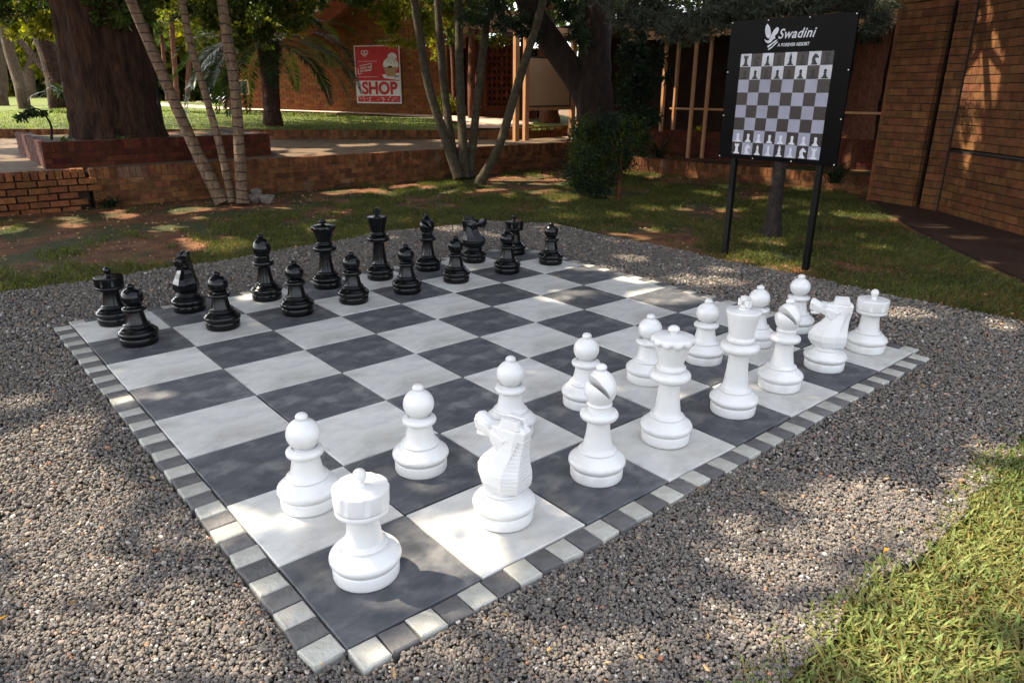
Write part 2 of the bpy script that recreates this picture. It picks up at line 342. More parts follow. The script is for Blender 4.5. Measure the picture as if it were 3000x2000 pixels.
# ================================================================== the chessboard
PC = np.array([[-.00031079, .00911799], [.50547403, -.00210984], [-.00153458, .49370927], [.00194966, .00018632], [-.00144825, .00032038], [-.00029639, .00062475]])
def bd(u, v):
    """board coordinates (squares) -> ground metres; the hand-laid grid is slightly uneven"""
    return np.array([1, u, v, u*v, u*u, v*v])@PC
def slab_mesh(name, c4, ztop, zbot, bev, m, tilt=.0012):
    c4 = [np.array(c) for c in c4]; cen = sum(c4)/4; zs = [ztop+random.uniform(-tilt, tilt) for _ in c4]
    ins = []
    for i, c in enumerate(c4):
        a = c4[(i+1) % 4]-c; b = c4[i-1]-c; a /= np.linalg.norm(a); b /= np.linalg.norm(b); ins.append(c+(a+b)*bev)
    vs = [(*(c-cen), zbot) for c in c4]+[(*(c-cen), z-bev) for c, z in zip(c4, zs)]+[(*(c-cen), z) for c, z in zip(ins, zs)]
    b = MB(); fs = [(8, 9, 10, 11)]
    for k in (0, 4):
        for i in range(4): fs.append((k+i, k+(i+1) % 4, k+4+(i+1) % 4, k+4+i))
    b.add(vs, fs); return b.mesh(name, m), cen
c0 = bd(4, 4)
board = thing('chessboard', (c0[0], c0[1], 0), 'giant chessboard of light and charcoal concrete slabs laid in dark gravel', 'chessboard')
for i in range(8):
    for j in range(8):
        g = .007+random.uniform(-.002, .002)
        q = [bd(i+g, j+g), bd(i+1-g, j+g), bd(i+1-g, j+1-g), bd(i+g, j+1-g)]
        q = [p+np.array([random.uniform(-.002, .002), random.uniform(-.002, .002)]) for p in q]
        dk = (i+j) % 2 == 0; nm = 'dark_slab' if dk else 'light_slab'
        me, cen = slab_mesh(nm, q, 0, -.05, .004, MT['slab_d' if dk else 'slab_l'])
        obj(nm, me, board, (cen[0]-c0[0], cen[1]-c0[1], random.uniform(-.0015, .0015)))
jb = [bd(*q) for q in ((-.02, -.02), (8.02, -.02), (8.02, 8.02), (-.02, 8.02))]; b = MB(); b.add([(p[0]-c0[0], p[1]-c0[1], -.014) for p in jb], [(0, 1, 2, 3)]); b.build('joint_bed', MT['bed'], board)
NB = 41
def edging(fix, side, label):
    cs = []
    for k in range(NB):
        a0, a1 = 8*k/NB, 8*(k+1)/NB; g = .005
        lo, hi = .006, .208
        def P(s, t):
            return {'u0': bd(-t, s), 'v0': bd(s, -t), 'u8': bd(8+t, s), 'v8': bd(s, 8+t)}[side]
        q = [P(a0+g, lo), P(a1-g, lo), P(a1-g, hi+random.uniform(-.012, .012)), P(a0+g, hi+random.uniform(-.012, .012))]
        if side in ('v0', 'u8'): q = q[::-1]
        if side == 'u8': q = q[::-1]
        if side == 'v8': q = q
        ar = sum(q[i][0]*q[(i+1) % 4][1]-q[(i+1) % 4][0]*q[i][1] for i in range(4))
        if ar < 0: q = q[::-1]
        cs.append((q, k % 2 == 0))
    m = sum(sum(q)/4 for q, _ in cs)/NB
    t = thing('block_edging', (m[0], m[1], 0), label, 'edging', 'cobble edging strips round the chessboard')
    for q, lt in cs:
        rot = random.uniform(-.03, .03); cen = sum(q)/4
        q = [cen+np.array([[math.cos(rot), -math.sin(rot)], [math.sin(rot), math.cos(rot)]])@(p-cen)+np.array([random.uniform(-.002, .002)]*2) for p in q]
        nm = 'light_block' if lt else 'dark_block'
        me, cen = slab_mesh(nm, q, -.002+random.uniform(-.003, .002), -.05, .0045, MT['blk_l' if lt else 'blk_d'], .002)
        obj(nm, me, t, (cen[0]-m[0], cen[1]-m[1], 0))
edging(0, 'v0', 'checkered strip of small cobbles along the edge behind the white back row')
edging(0, 'u0', 'checkered strip of small cobbles along the left edge of the board')
edging(0, 'v8', 'checkered strip of small cobbles along the far edge behind the black back row')
edging(0, 'u8', 'checkered strip of small cobbles along the board edge nearest the sign')

# ================================================================== chess pieces
def base_prof(): return [(0, .0), (.104, .0), (.109, .003), (.112, .010), (.1125, .046), (.110, .051), (.106, .0535)]
def bulge(top_r, ring_z, rr):
    return [(.104, .0535), (.110, .0535)]+arc(.098, .076, .023, .0215, -60, 62, 9)+crv([(.108, .0955), (.097, .107), (.086, .1135), (rr+.003, ring_z-.008)], 3) \
        + arc(rr-.004, ring_z, .008, .0075, -70, 75, 6)
def knob(z0, h, r_): return crv([(r_*1.15, z0), (r_*.72, z0+.06*h), (r_*.62, z0+.18*h)], 3)+arc(0, z0+.60*h, r_, .40*h, -52, 90, 12)
def collar(z, r_, ri, th): return [(ri, z-th*1.25), (ri+.004, z-th*1.1)]+arc(r_-th, z, th, th*.95, -80, 80, 8)+[(ri+.004, z+th*1.05), (ri, z+th*1.2)]
def horse_mesh():
    """carved horse head: faceted chest, long face, poll and ribbed mane, moulded into one skin"""
    b = MB()
    def loft(secs, mi=0):
        n = len(secs[0]); vs = [p for s in secs for p in s]; fs = []
        for i in range(len(secs)-1):
            for k in range(n): fs.append((i*n+k, i*n+(k+1) % n, (i+1)*n+(k+1) % n, (i+1)*n+k))
        fs.append(tuple(range(n))[::-1]); fs.append(tuple(range((len(secs)-1)*n, len(secs)*n))); b.add(vs, fs, mi)
    def hexs(z, f, bk, wd, cf=.35, cb=.55):   # horizontal section: front f, back bk (s axis), half width wd
        L = f-bk; return [(f, -wd*.25, z), (f, wd*.25, z), (f-L*cf, wd, z), (bk+L*.25, wd*.92, z), (bk, wd*cb, z), (bk, -wd*cb, z), (bk+L*.25, -wd*.92, z), (f-L*cf, -wd, z)]
    loft([hexs(.140, .070, -.068, .068), hexs(.148, .088, -.090, .079), hexs(.180, .110, -.094, .087), hexs(.214, .110, -.094, .083), hexs(.25, .088, -.092, .068), hexs(.285, .052, -.092, .055),
          hexs(.31, .034, -.094, .047), hexs(.335, .036, -.098, .043), hexs(.365, .035, -.104, .041), hexs(.392, .02, -.108, .038), hexs(.408, .0, -.098, .03)])
    def vs_(s, zt, zb, wd): c = (zt+zb)/2; return [(s, 0, zt), (s, wd*.8, zt-.006), (s, wd, c), (s, wd*.75, zb+.004), (s, 0, zb), (s, -wd*.75, zb+.004), (s, -wd, c), (s, -wd*.8, zt-.006)]
    loft([vs_(-.045, .408, .30, .042), vs_(.0, .405, .305, .045), (vs_(.030, .400, .320, .041)), vs_(.060, .398, .336, .033), vs_(.085, .410, .343, .028), vs_(.104, .421, .346, .028), vs_(.117, .416, .350, .027), vs_(.124, .400, .356, .023)])
    b.box((.098, 0, .336), (.034, .040, .014)); b.box((.080, 0, .341), (.03, .036, .022))            # lower lip
    for sy_ in (-1, 1):
        b.box((-.045, sy_*.021, .418), (.088, .028, .034), taper=.8)                                  # ears
        b.box((.048, sy_*.040, .388), (.026, .012, .012)); b.box((.113, sy_*.024, .392), (.012, .012, .010))
        q_ = [(.034, .372), (.034, .334), (-.002, .298), (-.030, .350)]; y0, y1 = (.02*sy_, .0465*sy_); b.add([(x, y0, z) for x, z in q_]+[(x, y1*.97, z) for x, z in q_], [(3, 2, 1, 0), (4, 5, 6, 7), (0, 1, 5, 4), (1, 2, 6, 5), (2, 3, 7, 6), (3, 0, 4, 7)])                                             # cheek
    o = b.build('horse_tmp', MT['white'])
    m = o.modifiers.new('r', 'REMESH'); m.mode = 'VOXEL'; m.voxel_size = .0023; m.use_smooth_shade = True
    s = o.modifiers.new('s', 'SMOOTH'); s.iterations = 3; s.factor = .5
    me = evaluated(o); bpy.data.objects.remove(o); me.name = 'horse_head'
    return me
def mitre_mesh():
    b = MB(); b.lathe([(0, .306), (.050, .306)]+crv([(.050, .306), (.050, .325), (.053, .336), (.049, .342), (.050, .35), (.060, .368), (.0675, .395), (.065, .42), (.053, .45), (.034, .472), (.018, .482), (0, .484)], 5), 56)
    o = b.build('mt', MT['white']); c = MB(); q = [(0, .376), (.13*math.cos(R(47)), .376+.13*math.sin(R(47))), (.13*math.cos(R(63)), .376+.13*math.sin(R(63))), (-.008, .380)]
    c.add([(x, -.09, z) for x, z in q]+[(x, .09, z) for x, z in q], [(0, 1, 2, 3), (7, 6, 5, 4), (0, 4, 5, 1), (1, 5, 6, 2), (2, 6, 7, 3), (3, 7, 4, 0)])
    bm = bmesh.new(); bm.from_mesh(o.data); bmesh.ops.remove_doubles(bm, verts=bm.verts, dist=1e-5); bmesh.ops.recalc_face_normals(bm, faces=bm.faces); bm.to_mesh(o.data); bm.free()
    co = c.build('ct', MT['white']); m = o.modifiers.new('b', 'BOOLEAN'); m.object = co; m.operation = 'DIFFERENCE'; m.solver = 'EXACT'
    me = evaluated(o); bpy.data.objects.remove(o); bpy.data.objects.remove(co); me.name = 'mitre'; return me
def mane_mesh():
    b = MB(); Z = [.148, .180, .214, .25, .285, .31, .335, .365]
    for k in range(14):
        z = .162+k*.0148; t = k/13; e = []
        for zz in (z-.0056, z+.0056):
            wd = float(np.interp(zz, Z, [.079, .087, .083, .068, .055, .047, .043, .041])); bk = float(np.interp(zz, Z, [-.090, -.094, -.094, -.092, -.092, -.094, -.098, -.104])); Lh = float(np.interp(zz, Z, [.178, .204, .204, .18, .144, .128, .134, .139]))
            f = .40-.30*t; g = 1-max(0, f-.25)*.3
            e.append([(bk+Lh*f, wd*.93*g+.003), (bk+Lh*.25*min(1, f/.25), (wd*.92 if f >= .25 else wd*(.55+.37*f/.25))+.0028), (bk-.0026, wd*.55), (bk-.0026, -wd*.55), (bk+Lh*.25*min(1, f/.25), -(wd*.92 if f >= .25 else wd*(.55+.37*f/.25))-.0028), (bk+Lh*f, -wd*.93*g-.003)])
        vs = [(x, y, z-.0056) for x, y in e[0]]+[(x, y, z+.0056) for x, y in e[1]]
        b.add(vs, [tuple(range(6))[::-1], tuple(range(6, 12))]+[(i, (i+1) % 6, 6+(i+1) % 6, 6+i) for i in range(6)])
    me = b.mesh('mane', MT['white']); bm = bmesh.new(); bm.from_mesh(me); bmesh.ops.recalc_face_normals(bm, faces=bm.faces); bmesh.ops.bevel(bm, geom=bm.edges[:], offset=.0008, segments=1, affect='EDGES'); bm.to_mesh(me); bm.free(); return me
MANE = mane_mesh(); HORSE = horse_mesh(); MITRE = mitre_mesh()
def lat(name, prof, m, par, n=56, mod=None): b = MB(); b.lathe(prof, n, mod); return b.build(name, m, par)
def recol(me, m): me = me.copy(); me.materials.clear(); me.materials.append(m); return me
def make_piece(kind, col):
    m = MT[col]; t = bpy.data.objects.new(f'{col}_{kind}', None); link(t); t.empty_display_size = .1
    lat('base', base_prof(), m, t)
    if kind == 'pawn':
        lat('body', bulge(0, .126, .078)+crv([(.068, .136), (.062, .155), (.055, .19), (.0505, .222)], 4), m, t)
        lat('collar', collar(.232, .073, .049, .016), m, t)
        lat('head', [(.052, .246)]+arc(0, .306, .0655, .0635, -62, 88, 18), m, t); lat('finial', knob(.352, .042, .024), m, t)
    if kind == 'rook':
        lat('body', bulge(0, .125, .074)+crv([(.064, .135), (.0605, .155), (.055, .19), (.0525, .222), (.055, .240)], 4), m, t)
        def cren(a, r_, z):
            if z > .279 and r_ > .07:
                ph = (a*8/(2*math.pi)) % 1
                if ph < .24: return (r_-.0035, z)
            return (r_, z)
        lat('turret', crv([(.054, .236), (.066, .240), (.084, .246), (.089, .252), (.089, .262), (.087, .266)], 3)+[(.087, .266), (.0895, .268), (.0905, .276), (.0915, .281), (.093, .330), (.0925, .334), (.090, .3365), (.090, .3365), (.05, .339), (.0, .341)], m, t, 160, cren)
        lat('finial', knob(.338, .062, .023), m, t)
    if kind == 'bishop':
        lat('body', bulge(0, .127, .076)+crv([(.064, .137), (.059, .16), (.052, .20), (.0475, .245), (.047, .268)], 4), m, t)
        lat('collar', collar(.288, .080, .046, .021), m, t)
        obj('mitre', recol(MITRE, m), t); lat('finial', knob(.470, .041, .0235), m, t)
    if kind == 'queen':
        lat('body', bulge(0, .126, .076)+crv([(.066, .136), (.060, .16), (.052, .22), (.048, .275), (.049, .303)], 4), m, t)
        lat('collar', collar(.326, .094, .048, .025), m, t)
        def scal(a, r_, z):
            if r_ > .078 and z > .46: return (r_+.0045*abs(math.sin(a*5.5))-.002, z-(.010*abs(math.sin(a*5.5)) if z < .508 else 0)*min(1, (r_-.078)/.012))
            return (r_, z)
        lat('crown', crv([(.062, .352), (.067, .360), (.067, .370), (.056, .378), (.057, .392), (.064, .42), (.075, .455), (.084, .482), (.0935, .494), (.0965, .503), (.093, .512), (.080, .517), (.05, .524), (.0, .528)], 5), m, t, 132, scal)
        lat('finial', knob(.520, .045, .026), m, t)
    if kind == 'king':
        lat('body', bulge(0, .126, .077)+crv([(.067, .137), (.060, .165), (.053, .23), (.049, .30), (.050, .326)], 4), m, t)
        lat('collar', collar(.352, .097, .049, .026), m, t)
        lat('crown', crv([(.064, .380), (.069, .388), (.069, .400), (.060, .408), (.061, .42)], 4)+[(.061, .42), (.067, .46), (.078, .512), (.0855, .536), (.0845, .541), (.080, .543), (.080, .543), (.04, .548), (.0, .549)], m, t)
        b = MB(); b.lathe(crv([(.028, .546), (.024, .553), (.018, .556)], 3), 24)
        for ax in ((0, 0, 1), (1, 0, 0), (-1, 0, 0), (0, 0, -1)):
            A = np.array(ax, float); c = np.array([0, 0, .580]); sd = np.array([0, 1, 0.]); w2 = np.cross(A, sd)
            vs = []
            for (l, hw) in ((0.0, .009), (.032, .018)):
                for i, j in ((-1, -1), (1, -1), (1, 1), (-1, 1)): vs.append(c+A*l+w2*i*hw+sd*j*.0135)
            b.add(vs, [(3, 2, 1, 0), (4, 5, 6, 7), (0, 1, 5, 4), (1, 2, 6, 5), (2, 3, 7, 6), (3, 0, 4, 7)])
        b.build('cross', m, t)
    if kind == 'knight':
        lat('body', bulge(0, .127, .078)+crv([(.071, .134), (.069, .139), (.071, .148), (.066, .154)], 4), m, t)
        obj('horse_head', recol(HORSE, m), t); obj('mane', recol(MANE, m), t)
    return t
def copy_tree(o, par=None):
    c = o.copy(); COL.objects.link(c)
    if par is not None: c.parent = par
    for ch in list(o.children): copy_tree(ch, c)
    return c
ORDER = ['rook', 'knight', 'bishop', 'queen', 'king', 'bishop', 'knight', 'rook']
WP = {0: (.219, .280), 1: (.791, .241), 2: (1.295, .235), 3: (1.79, .261), 4: (2.306, .237), 5: (2.782, .257), 6: (3.262, .247), 7: (3.762, .232)}
WPW = {0: (.26, .809), 1: (.754, .764), 2: (1.268, .775), 3: (1.781, .785), 4: (2.29, .79), 5: (2.794, .77), 6: (3.315, .748), 7: (3.785, .73)}
BP = {0: (.222, 3.84), 1: (.714, 3.83), 2: (1.279, 3.768), 3: (1.81, 3.80), 4: (2.295, 3.773), 5: (2.80, 3.784), 6: (3.328, 3.79), 7: (3.842, 3.80)}
BPW = {0: (.238, 3.28), 1: (.767, 3.268), 2: (1.304, 3.252), 3: (1.766, 3.264), 4: (2.24, 3.248), 5: (2.752, 3.28), 6: (3.297, 3.249), 7: (3.841, 3.259)}
LB = {'w': {0: 'white rook on the nearest corner square of the board', 1: 'white horse head knight beside the nearest corner rook', 2: 'white bishop between the near white knight and the white queen',
            3: 'white queen with scalloped crown between bishop and king', 4: 'tall white king with a cross on its crown', 5: 'white bishop between the white king and the far white knight',
            6: 'white knight in profile beside the right hand white rook', 7: 'white rook on the far right corner square'},
      'b': {0: 'black rook on the left corner square of the board', 1: 'black knight beside the left hand black rook', 2: 'black bishop between the left black knight and black queen', 3: 'black queen with fluted crown beside the black king',
            4: 'tall black king with a cross on its crown', 5: 'black bishop between the black king and the right black knight', 6: 'black knight turned sideways near the far black rook', 7: 'black rook on the farthest corner square behind a pawn'}}
WHO = ['near rook', 'near knight', 'near bishop', 'queen', 'king', 'far bishop', 'far knight', 'right corner rook']
BWHO = ['left corner rook', 'left knight', 'left bishop', 'queen', 'king', 'right bishop', 'right knight', 'farthest rook']
for side, col, back, pawns, face in (('w', 'white', WP, WPW, 0), ('b', 'black', BP, BPW, math.pi)):
    done = {}
    for i in range(8):
        for kind, pos in ((ORDER[i], back[i]), ('pawn', pawns[i])):
            o = make_piece(kind, col) if kind not in done else copy_tree(done[kind]); done.setdefault(kind, o)
            o.location = (pos[0], pos[1], .001)
            if kind == 'knight': a = {('w', 1): 104, ('w', 6): 120, ('b', 1): -122, ('b', 6): -52}[(side, i)]
            elif kind == 'bishop': a = {('w', 2): 168, ('w', 5): 160, ('b', 2): 60, ('b', 5): 175}[(side, i)]
            elif kind == 'king': a = {'w': 80, 'b': 150}[side]
            else: a = random.uniform(0, 360)
            o.rotation_euler = (0, 0, R(a))
            if kind == 'pawn':
                lab = f"white pawn standing in front of the white {WHO[i]}" if side == 'w' else f"black pawn standing in front of the black {BWHO[i]}"
            else: lab = LB[side][i]
            tag(o, lab, kind if kind != 'knight' else 'knight', f'{col} chess pieces')
            o['category'] = 'chess piece'
# ================================================================== black sign with the chess diagram
sg = thing('chess_sign', (5.66, 2.11, -.04), 'black board on two posts printed with a chess diagram and eagle logo', 'sign')
SX, SY0, SY1, SZ0, SZ1 = 5.62, 2.725, 1.51, .93, 2.18
def sp_(u, v, off=0.):     # panel coordinates (u right, v down, 0..1) -> local point of the sign
    return np.array([SX-off-5.66, SY0+(SY1-SY0)*u-2.11, SZ1+(SZ0-SZ1)*v+.04])
b = MB(); b.box(sp_(.5, .5, -.0125), (.025, SY0-SY1, SZ1-SZ0)); pan = b.mesh('panel', MT['signblack'])
bm = bmesh.new(); bm.from_mesh(pan); bmesh.ops.bevel(bm, geom=bm.edges[:], offset=.002, segments=1, affect='EDGES'); bm.to_mesh(pan); bm.free()
panel = obj('panel', pan, sg)
for yy in (2.56, 1.67):
    b = MB(); b.box((.0, yy-2.11, .93), (.05, .05, 1.86)); b.build('post', MT['dkmetal'], sg)
for u, v in ((.012, .012), (.32, .012), (.65, .012), (.988, .012), (.012, .36), (.012, .68), (.012, .988), (.32, .988), (.65, .988), (.988, .988), (.988, .36), (.988, .68)):
    b = MB(); b.box(sp_(u, v, .002), (.006, .009, .009), taper=.8); b.build('bolt', MT['steel'], panel)
PU0, PU1, PV0, PV1 = .118, .868, .235, .965
sq = MB(); sd_ = MB(); s_l2 = MB()
def pq(mb, u0, v0, u1, v1, off, mi=0): mb.add([sp_(u0, v0, off), sp_(u0, v1, off), sp_(u1, v1, off), sp_(u1, v0, off)], [(0, 1, 2, 3)], mi)
prt = MB()
for r_ in range(8):
    for c in range(8):
        u0 = PU0+(PU1-PU0)*c/8; v0 = PV0+(PV1-PV0)*r_/8; lt = (r_+c) % 2 == 0
        pq(prt, u0, v0, u0+(PU1-PU0)/8, v0+(PV1-PV0)/8, .0015, (1 if r_ < 2 else 0) if lt else 2)
GL = {}
def sym(pts): return pts+[(-x, y) for x, y in pts[::-1]]
GL['pawn'] = sym([(-.26, 0), (-.26, .08), (-.16, .14), (-.07, .40), (-.13, .44), (-.13, .48), (-.07, .50), (-.12, .58), (-.12, .66), (-.06, .73)])
GL['rook'] = sym([(-.27, 0), (-.27, .08), (-.2, .13), (-.14, .2), (-.11, .62), (-.19, .70), (-.21, .92), (-.14, .92), (-.12, .84), (-.05, .84), (-.04, .92)])
GL['bishop'] = sym([(-.25, 0), (-.25, .08), (-.15, .15), (-.07, .45), (-.12, .5), (-.06, .54), (-.10, .64), (-.09, .72), (-.02, .82), (-.03, .88)])
GL['queen'] = sym([(-.25, 0), (-.25, .08), (-.15, .15), (-.07, .52), (-.13, .57), (-.07, .61), (-.11, .82), (-.05, .80), (-.02, .88)])
GL['king'] = sym([(-.26, 0), (-.26, .08), (-.15, .15), (-.08, .5), (-.17, .55), (-.08, .60), (-.12, .78), (-.03, .80), (-.03, .86), (-.08, .86), (-.08, .91), (-.03, .91), (-.03, .97)])
GL['knight'] = [(-.24, 0), (-.24, .08), (-.15, .16), (-.20, .40), (-.17, .62), (-.04, .82), (.06, .90), (.09, .84), (.2, .78), (.33, .58), (.28, .50), (.14, .56), (.05, .48), (.12, .30), (.20, .14), (.26, .08), (.26, 0)]
def glyph(mb, g, c, r_, off, mi):
    u0 = PU0+(PU1-PU0)*(c+.5)/8; v0 = PV0+(PV1-PV0)*(r_+1)/8
    P = [(u0+x*(PU1-PU0)/8*1.05, v0-(y*.92+.04)*(PV1-PV0)/8) for x, y in g]
    mb.add([sp_(u, v, off) for u, v in P], [tuple(range(len(P)))[::-1]], mi)
for c in range(8):
    glyph(prt, GL[ORDER[c]], c, 0, .0025, 3); glyph(prt, GL['pawn'], c, 1, .0025, 3)
    glyph(prt, GL['pawn'], c, 6, .0025, 4); glyph(prt, GL[ORDER[c]], c, 7, .0025, 4)
def retri(o):
    bm = bmesh.new(); bm.from_mesh(o.data); bmesh.ops.triangulate(bm, faces=[f for f in bm.faces if len(f.verts) > 4]); bm.to_mesh(o.data); bm.free()
dg_ = prt.build('printed_diagram', [MT['prt_l'], MT['prt_t'], MT['prt_d'], MT['prt_k'], MT['prt_w']], panel); retri(dg_)
def text(body, size, fn, m, name, par, shear=0., bold=0., space=1.):
    """lettering as flat mesh; fn maps (x, y) to a local point"""
    cu = bpy.data.curves.new(name, 'FONT'); cu.body = body; cu.size = size; cu.shear = shear; cu.offset = bold; cu.space_character = space; cu.resolution_u = 4
    o = bpy.data.objects.new('t', cu); COL.objects.link(o); me = evaluated(o); bpy.data.objects.remove(o)
    for v in me.vertices: v.co = Vector(tuple(float(x) for x in fn(v.co.x, v.co.y)))
    me.materials.clear(); me.materials.append(m); me.name = name; return obj(name, me, par)
U = 1/(SY0-SY1); V = 1/(SZ1-SZ0)
text('Swadini', .115, lambda x, y: sp_(.415+x*U*.92, .140-y*V*.98, .002), MT['prt_w'], 'lettering', panel, .32, .0018, 1.08)
text('A FOREVER RESORT', .038, lambda x, y: sp_(.42+x*U*.90, .194-y*V*1.0, .002), MT['prt_w'], 'lettering', panel, .12, .0008)
eg = MB()
def shp(P, mb=eg, off=.002, mi=0):
    mb.add([sp_(.302+x*.115, .035+y*.155, off) for x, y in P], [tuple(range(len(P)))[::-1]], mi)
shp([(.12, .0), (.02, .10), (.0, .28), (.06, .44), (.14, .56), (.30, .66), (.42, .60), (.46, .46), (.40, .28), (.28, .12)])
shp([(.42, .62), (.52, .44), (.64, .30), (.80, .19), (.95, .20), (1.0, .28), (.94, .42), (.84, .50), (.72, .58), (.80, .60), (.78, .68), (.66, .70), (.56, .80), (.42, .86), (.34, .76)])
shp([(.02, .66), (.20, .74), (.34, .74), (.40, .84), (.30, .86), (.14, .80)])
shp([(.28, .98), (.60, .86), (.84, .74), (1.0, .72), (.80, .84), (.60, .93), (.36, 1.06)]); shp([(.36, 1.12), (.64, 1.0), (.90, .82), (1.06, .80), (.82, .96), (.62, 1.08), (.42, 1.16)])
for k in range(5):
    x = .08+k*.07; eg.add([sp_(.302+a*.115, .035+c*.155, .0026) for a, c in ((x, .12+k*.02), (x+.012, .12+k*.02), (x+.07, .5), (x+.06, .5))], [(3, 2, 1, 0)], 1)
retri(eg.build('eagle_emblem', [MT['prt_w'], MT['prt_l']], panel))

# ================================================================== noticeboard under the timber frame
def nbp(x, z, o=0.):
    a = np.array([10.44, 11.28]); d = np.array([12.26-10.44, 11.6-11.28]); L = np.linalg.norm(d); d /= L; n = np.array([d[1], -d[0]])
    return np.array([*(a+d*x+n*o), z])
nb = thing('noticeboard', (11.3, 11.4, .5), 'tan blank noticeboard with dark rim hung between peach posts', 'noticeboard')
L_ = np.array([11.3, 11.4, .5]); ax = (tuple(nbp(1, 0)-nbp(0, 0)), tuple(nbp(0, 0, 1)-nbp(0, 0, 0)), (0, 0, 1))
b = MB(); b.box(nbp(.92, 1.74)-L_, (1.62, .03, 1.04), ax); b.build('panel', MT['tanboard'], nb)
b = MB()
for z in (1.21, 2.27): b.box(nbp(.92, z)-L_, (1.70, .05, .04), ax)
for x in (.09, 1.75): b.box(nbp(x, 1.74)-L_, (.04, .05, 1.02), ax)
b.build('rim', MT['bdark'], nb)

# ================================================================== shop banner on the far wall
FA = np.array([9.08, 20.77, 0.]); FD = np.array([.4885, -.8725, 0.]); FN = np.array([-.8725, -.4885, 0.])
def bn(u, v, o=0.): return FA+FD*(2.36+1.52*u)+FN*(.03+o)+np.array([0, 0, 2.78-1.60*v])
ban = thing('shop_banner', tuple(bn(.5, 1)), 'red and white ice cream banner reading SHOP on the far brick wall', 'banner')
BL = np.array(ban.location)
def bq(mb, u0, v0, u1, v1, o, mi=0): mb.add([bn(u0, v0, o)-BL, bn(u0, v1, o)-BL, bn(u1, v1, o)-BL, bn(u1, v0, o)-BL], [(0, 1, 2, 3)], mi)
def bp_(mb, P, o, mi=0): mb.add([bn(u, v, o)-BL for u, v in P], [tuple(range(len(P)))], mi)
b = MB(); b.box(bn(.5, .5, -.006)-BL, (1.52, .012, 1.60), (tuple(FD), tuple(FN), (0, 0, 1))); cl = b.build('sheet', MT['bwhite'], ban)
b = MB(); bq(b, .02, .018, .98, .605, .002)
pr = MB(); fl_ = MB(); hb_ = MB(); cm_ = MB()
bq(b, .03, .867, .975, .975, .002)
for k in range(46):     # white flecks of the patterned strip
    u = .05+random.random()*.9; v = .875+random.random()*.085; s = random.uniform(.006, .016)
    bp_(fl_, [(u-s, v), (u, v-s*.6), (u+s, v+.006), (u+.2*s, v+s)], .004, 0)
bp_(b, [(.035, .73), (.10, .675), (.10, .79)], .002)
b.build('red_print', MT['red'], ban)
def ell(u, v, a, c, n=20, ph=0.): return [(u+a*math.cos(2*math.pi*k/n+ph), v+c*math.sin(2*math.pi*k/n+ph)) for k in range(n)]
for q in (-.035, .035):   # double-lobed heart emblem in outline
    ring = ell(.235+q, .118, .045, .036); ri = ell(.235+q, .118, .030, .022)
    for k in range(20): bp_(hb_, [ring[k], ring[(k+1) % 20], ri[(k+1) % 20], ri[k]], .004)
bp_(hb_, [(.155, .135), (.235, .195), (.235, .178), (.172, .132)], .004); bp_(hb_, [(.315, .135), (.298, .132), (.235, .178), (.235, .195)], .004)
for v in (.268, .535):
    for k in range(14): bp_(pr, [(.07+k*.031, v), (.07+k*.031, v+.008), (.092+k*.031, v+.006), (.092+k*.031, v-.002)], .004)
bp_(pr, [(.10, .345), (.36, .305), (.36, .315), (.10, .355)], .004); bp_(pr, [(.36, .305), (.375, .305), (.375, .40), (.36, .40)], .004)
bp_(pr, [(.065, .39), (.08, .39), (.08, .49), (.065, .49)], .004); bp_(pr, [(.065, .482), (.16, .47), (.16, .48), (.065, .494)], .004)
bp_(cm_, ell(.80, .33, .17, .115), .004); bp_(cm_, ell(.84, .20, .10, .07), .0045); bp_(cm_, [(.60, .50), (.98, .47), (.98, .60), (.88, .585), (.64, .56)], .0042)
pr.build('dashed_frame', MT['bwhite'], ban); fl_.build('flecked_pattern', MT['bwhite'], ban); hb_.build('heart_emblem', MT['bwhite'], ban); cm_.build('cream_print', MT['bwhite'], ban)
b = MB(); bp_(b, [(.64, .37), (.94, .37), (.89, .53), (.70, .53)], .005)
for k in range(5):
    a = .5+k*.55; bp_(b, [(.82, .17), (.82+.15*math.cos(a), .20+.12*math.sin(a)), (.82+.15*math.cos(a+.14), .20+.12*math.sin(a+.14))], .006)
b.build('sundae_print', MT['bbrown'], ban)
b = MB(); bp_(b, ell(.78, .37, .05, .022), .006); bp_(b, [(.86, .525), (.97, .515), (.97, .53), (.88, .545)], .006); b.build('dark_print', MT['bdark'], ban)
def bt(s, size, u, v, m, rot=0., bold=0., o=.004):
    c_, s_ = math.cos(rot), math.sin(rot)
    text(s, size, lambda x, y: bn(u+(x*c_-y*s_)/1.52, v-(x*s_+y*c_)/1.60, o)-BL, m, 'lettering', ban, 0, bold)
bt('SHOP', .47, .135, .832, MT['red'], 0, .020, .004)
bt('FANCY AN', .075, .125, .405, MT['bwhite'], .10, .002); bt('ICE CREAM', .075, .115, .455, MT['bwhite'], .10, .002)
for o in list(ban.children): retri(o)
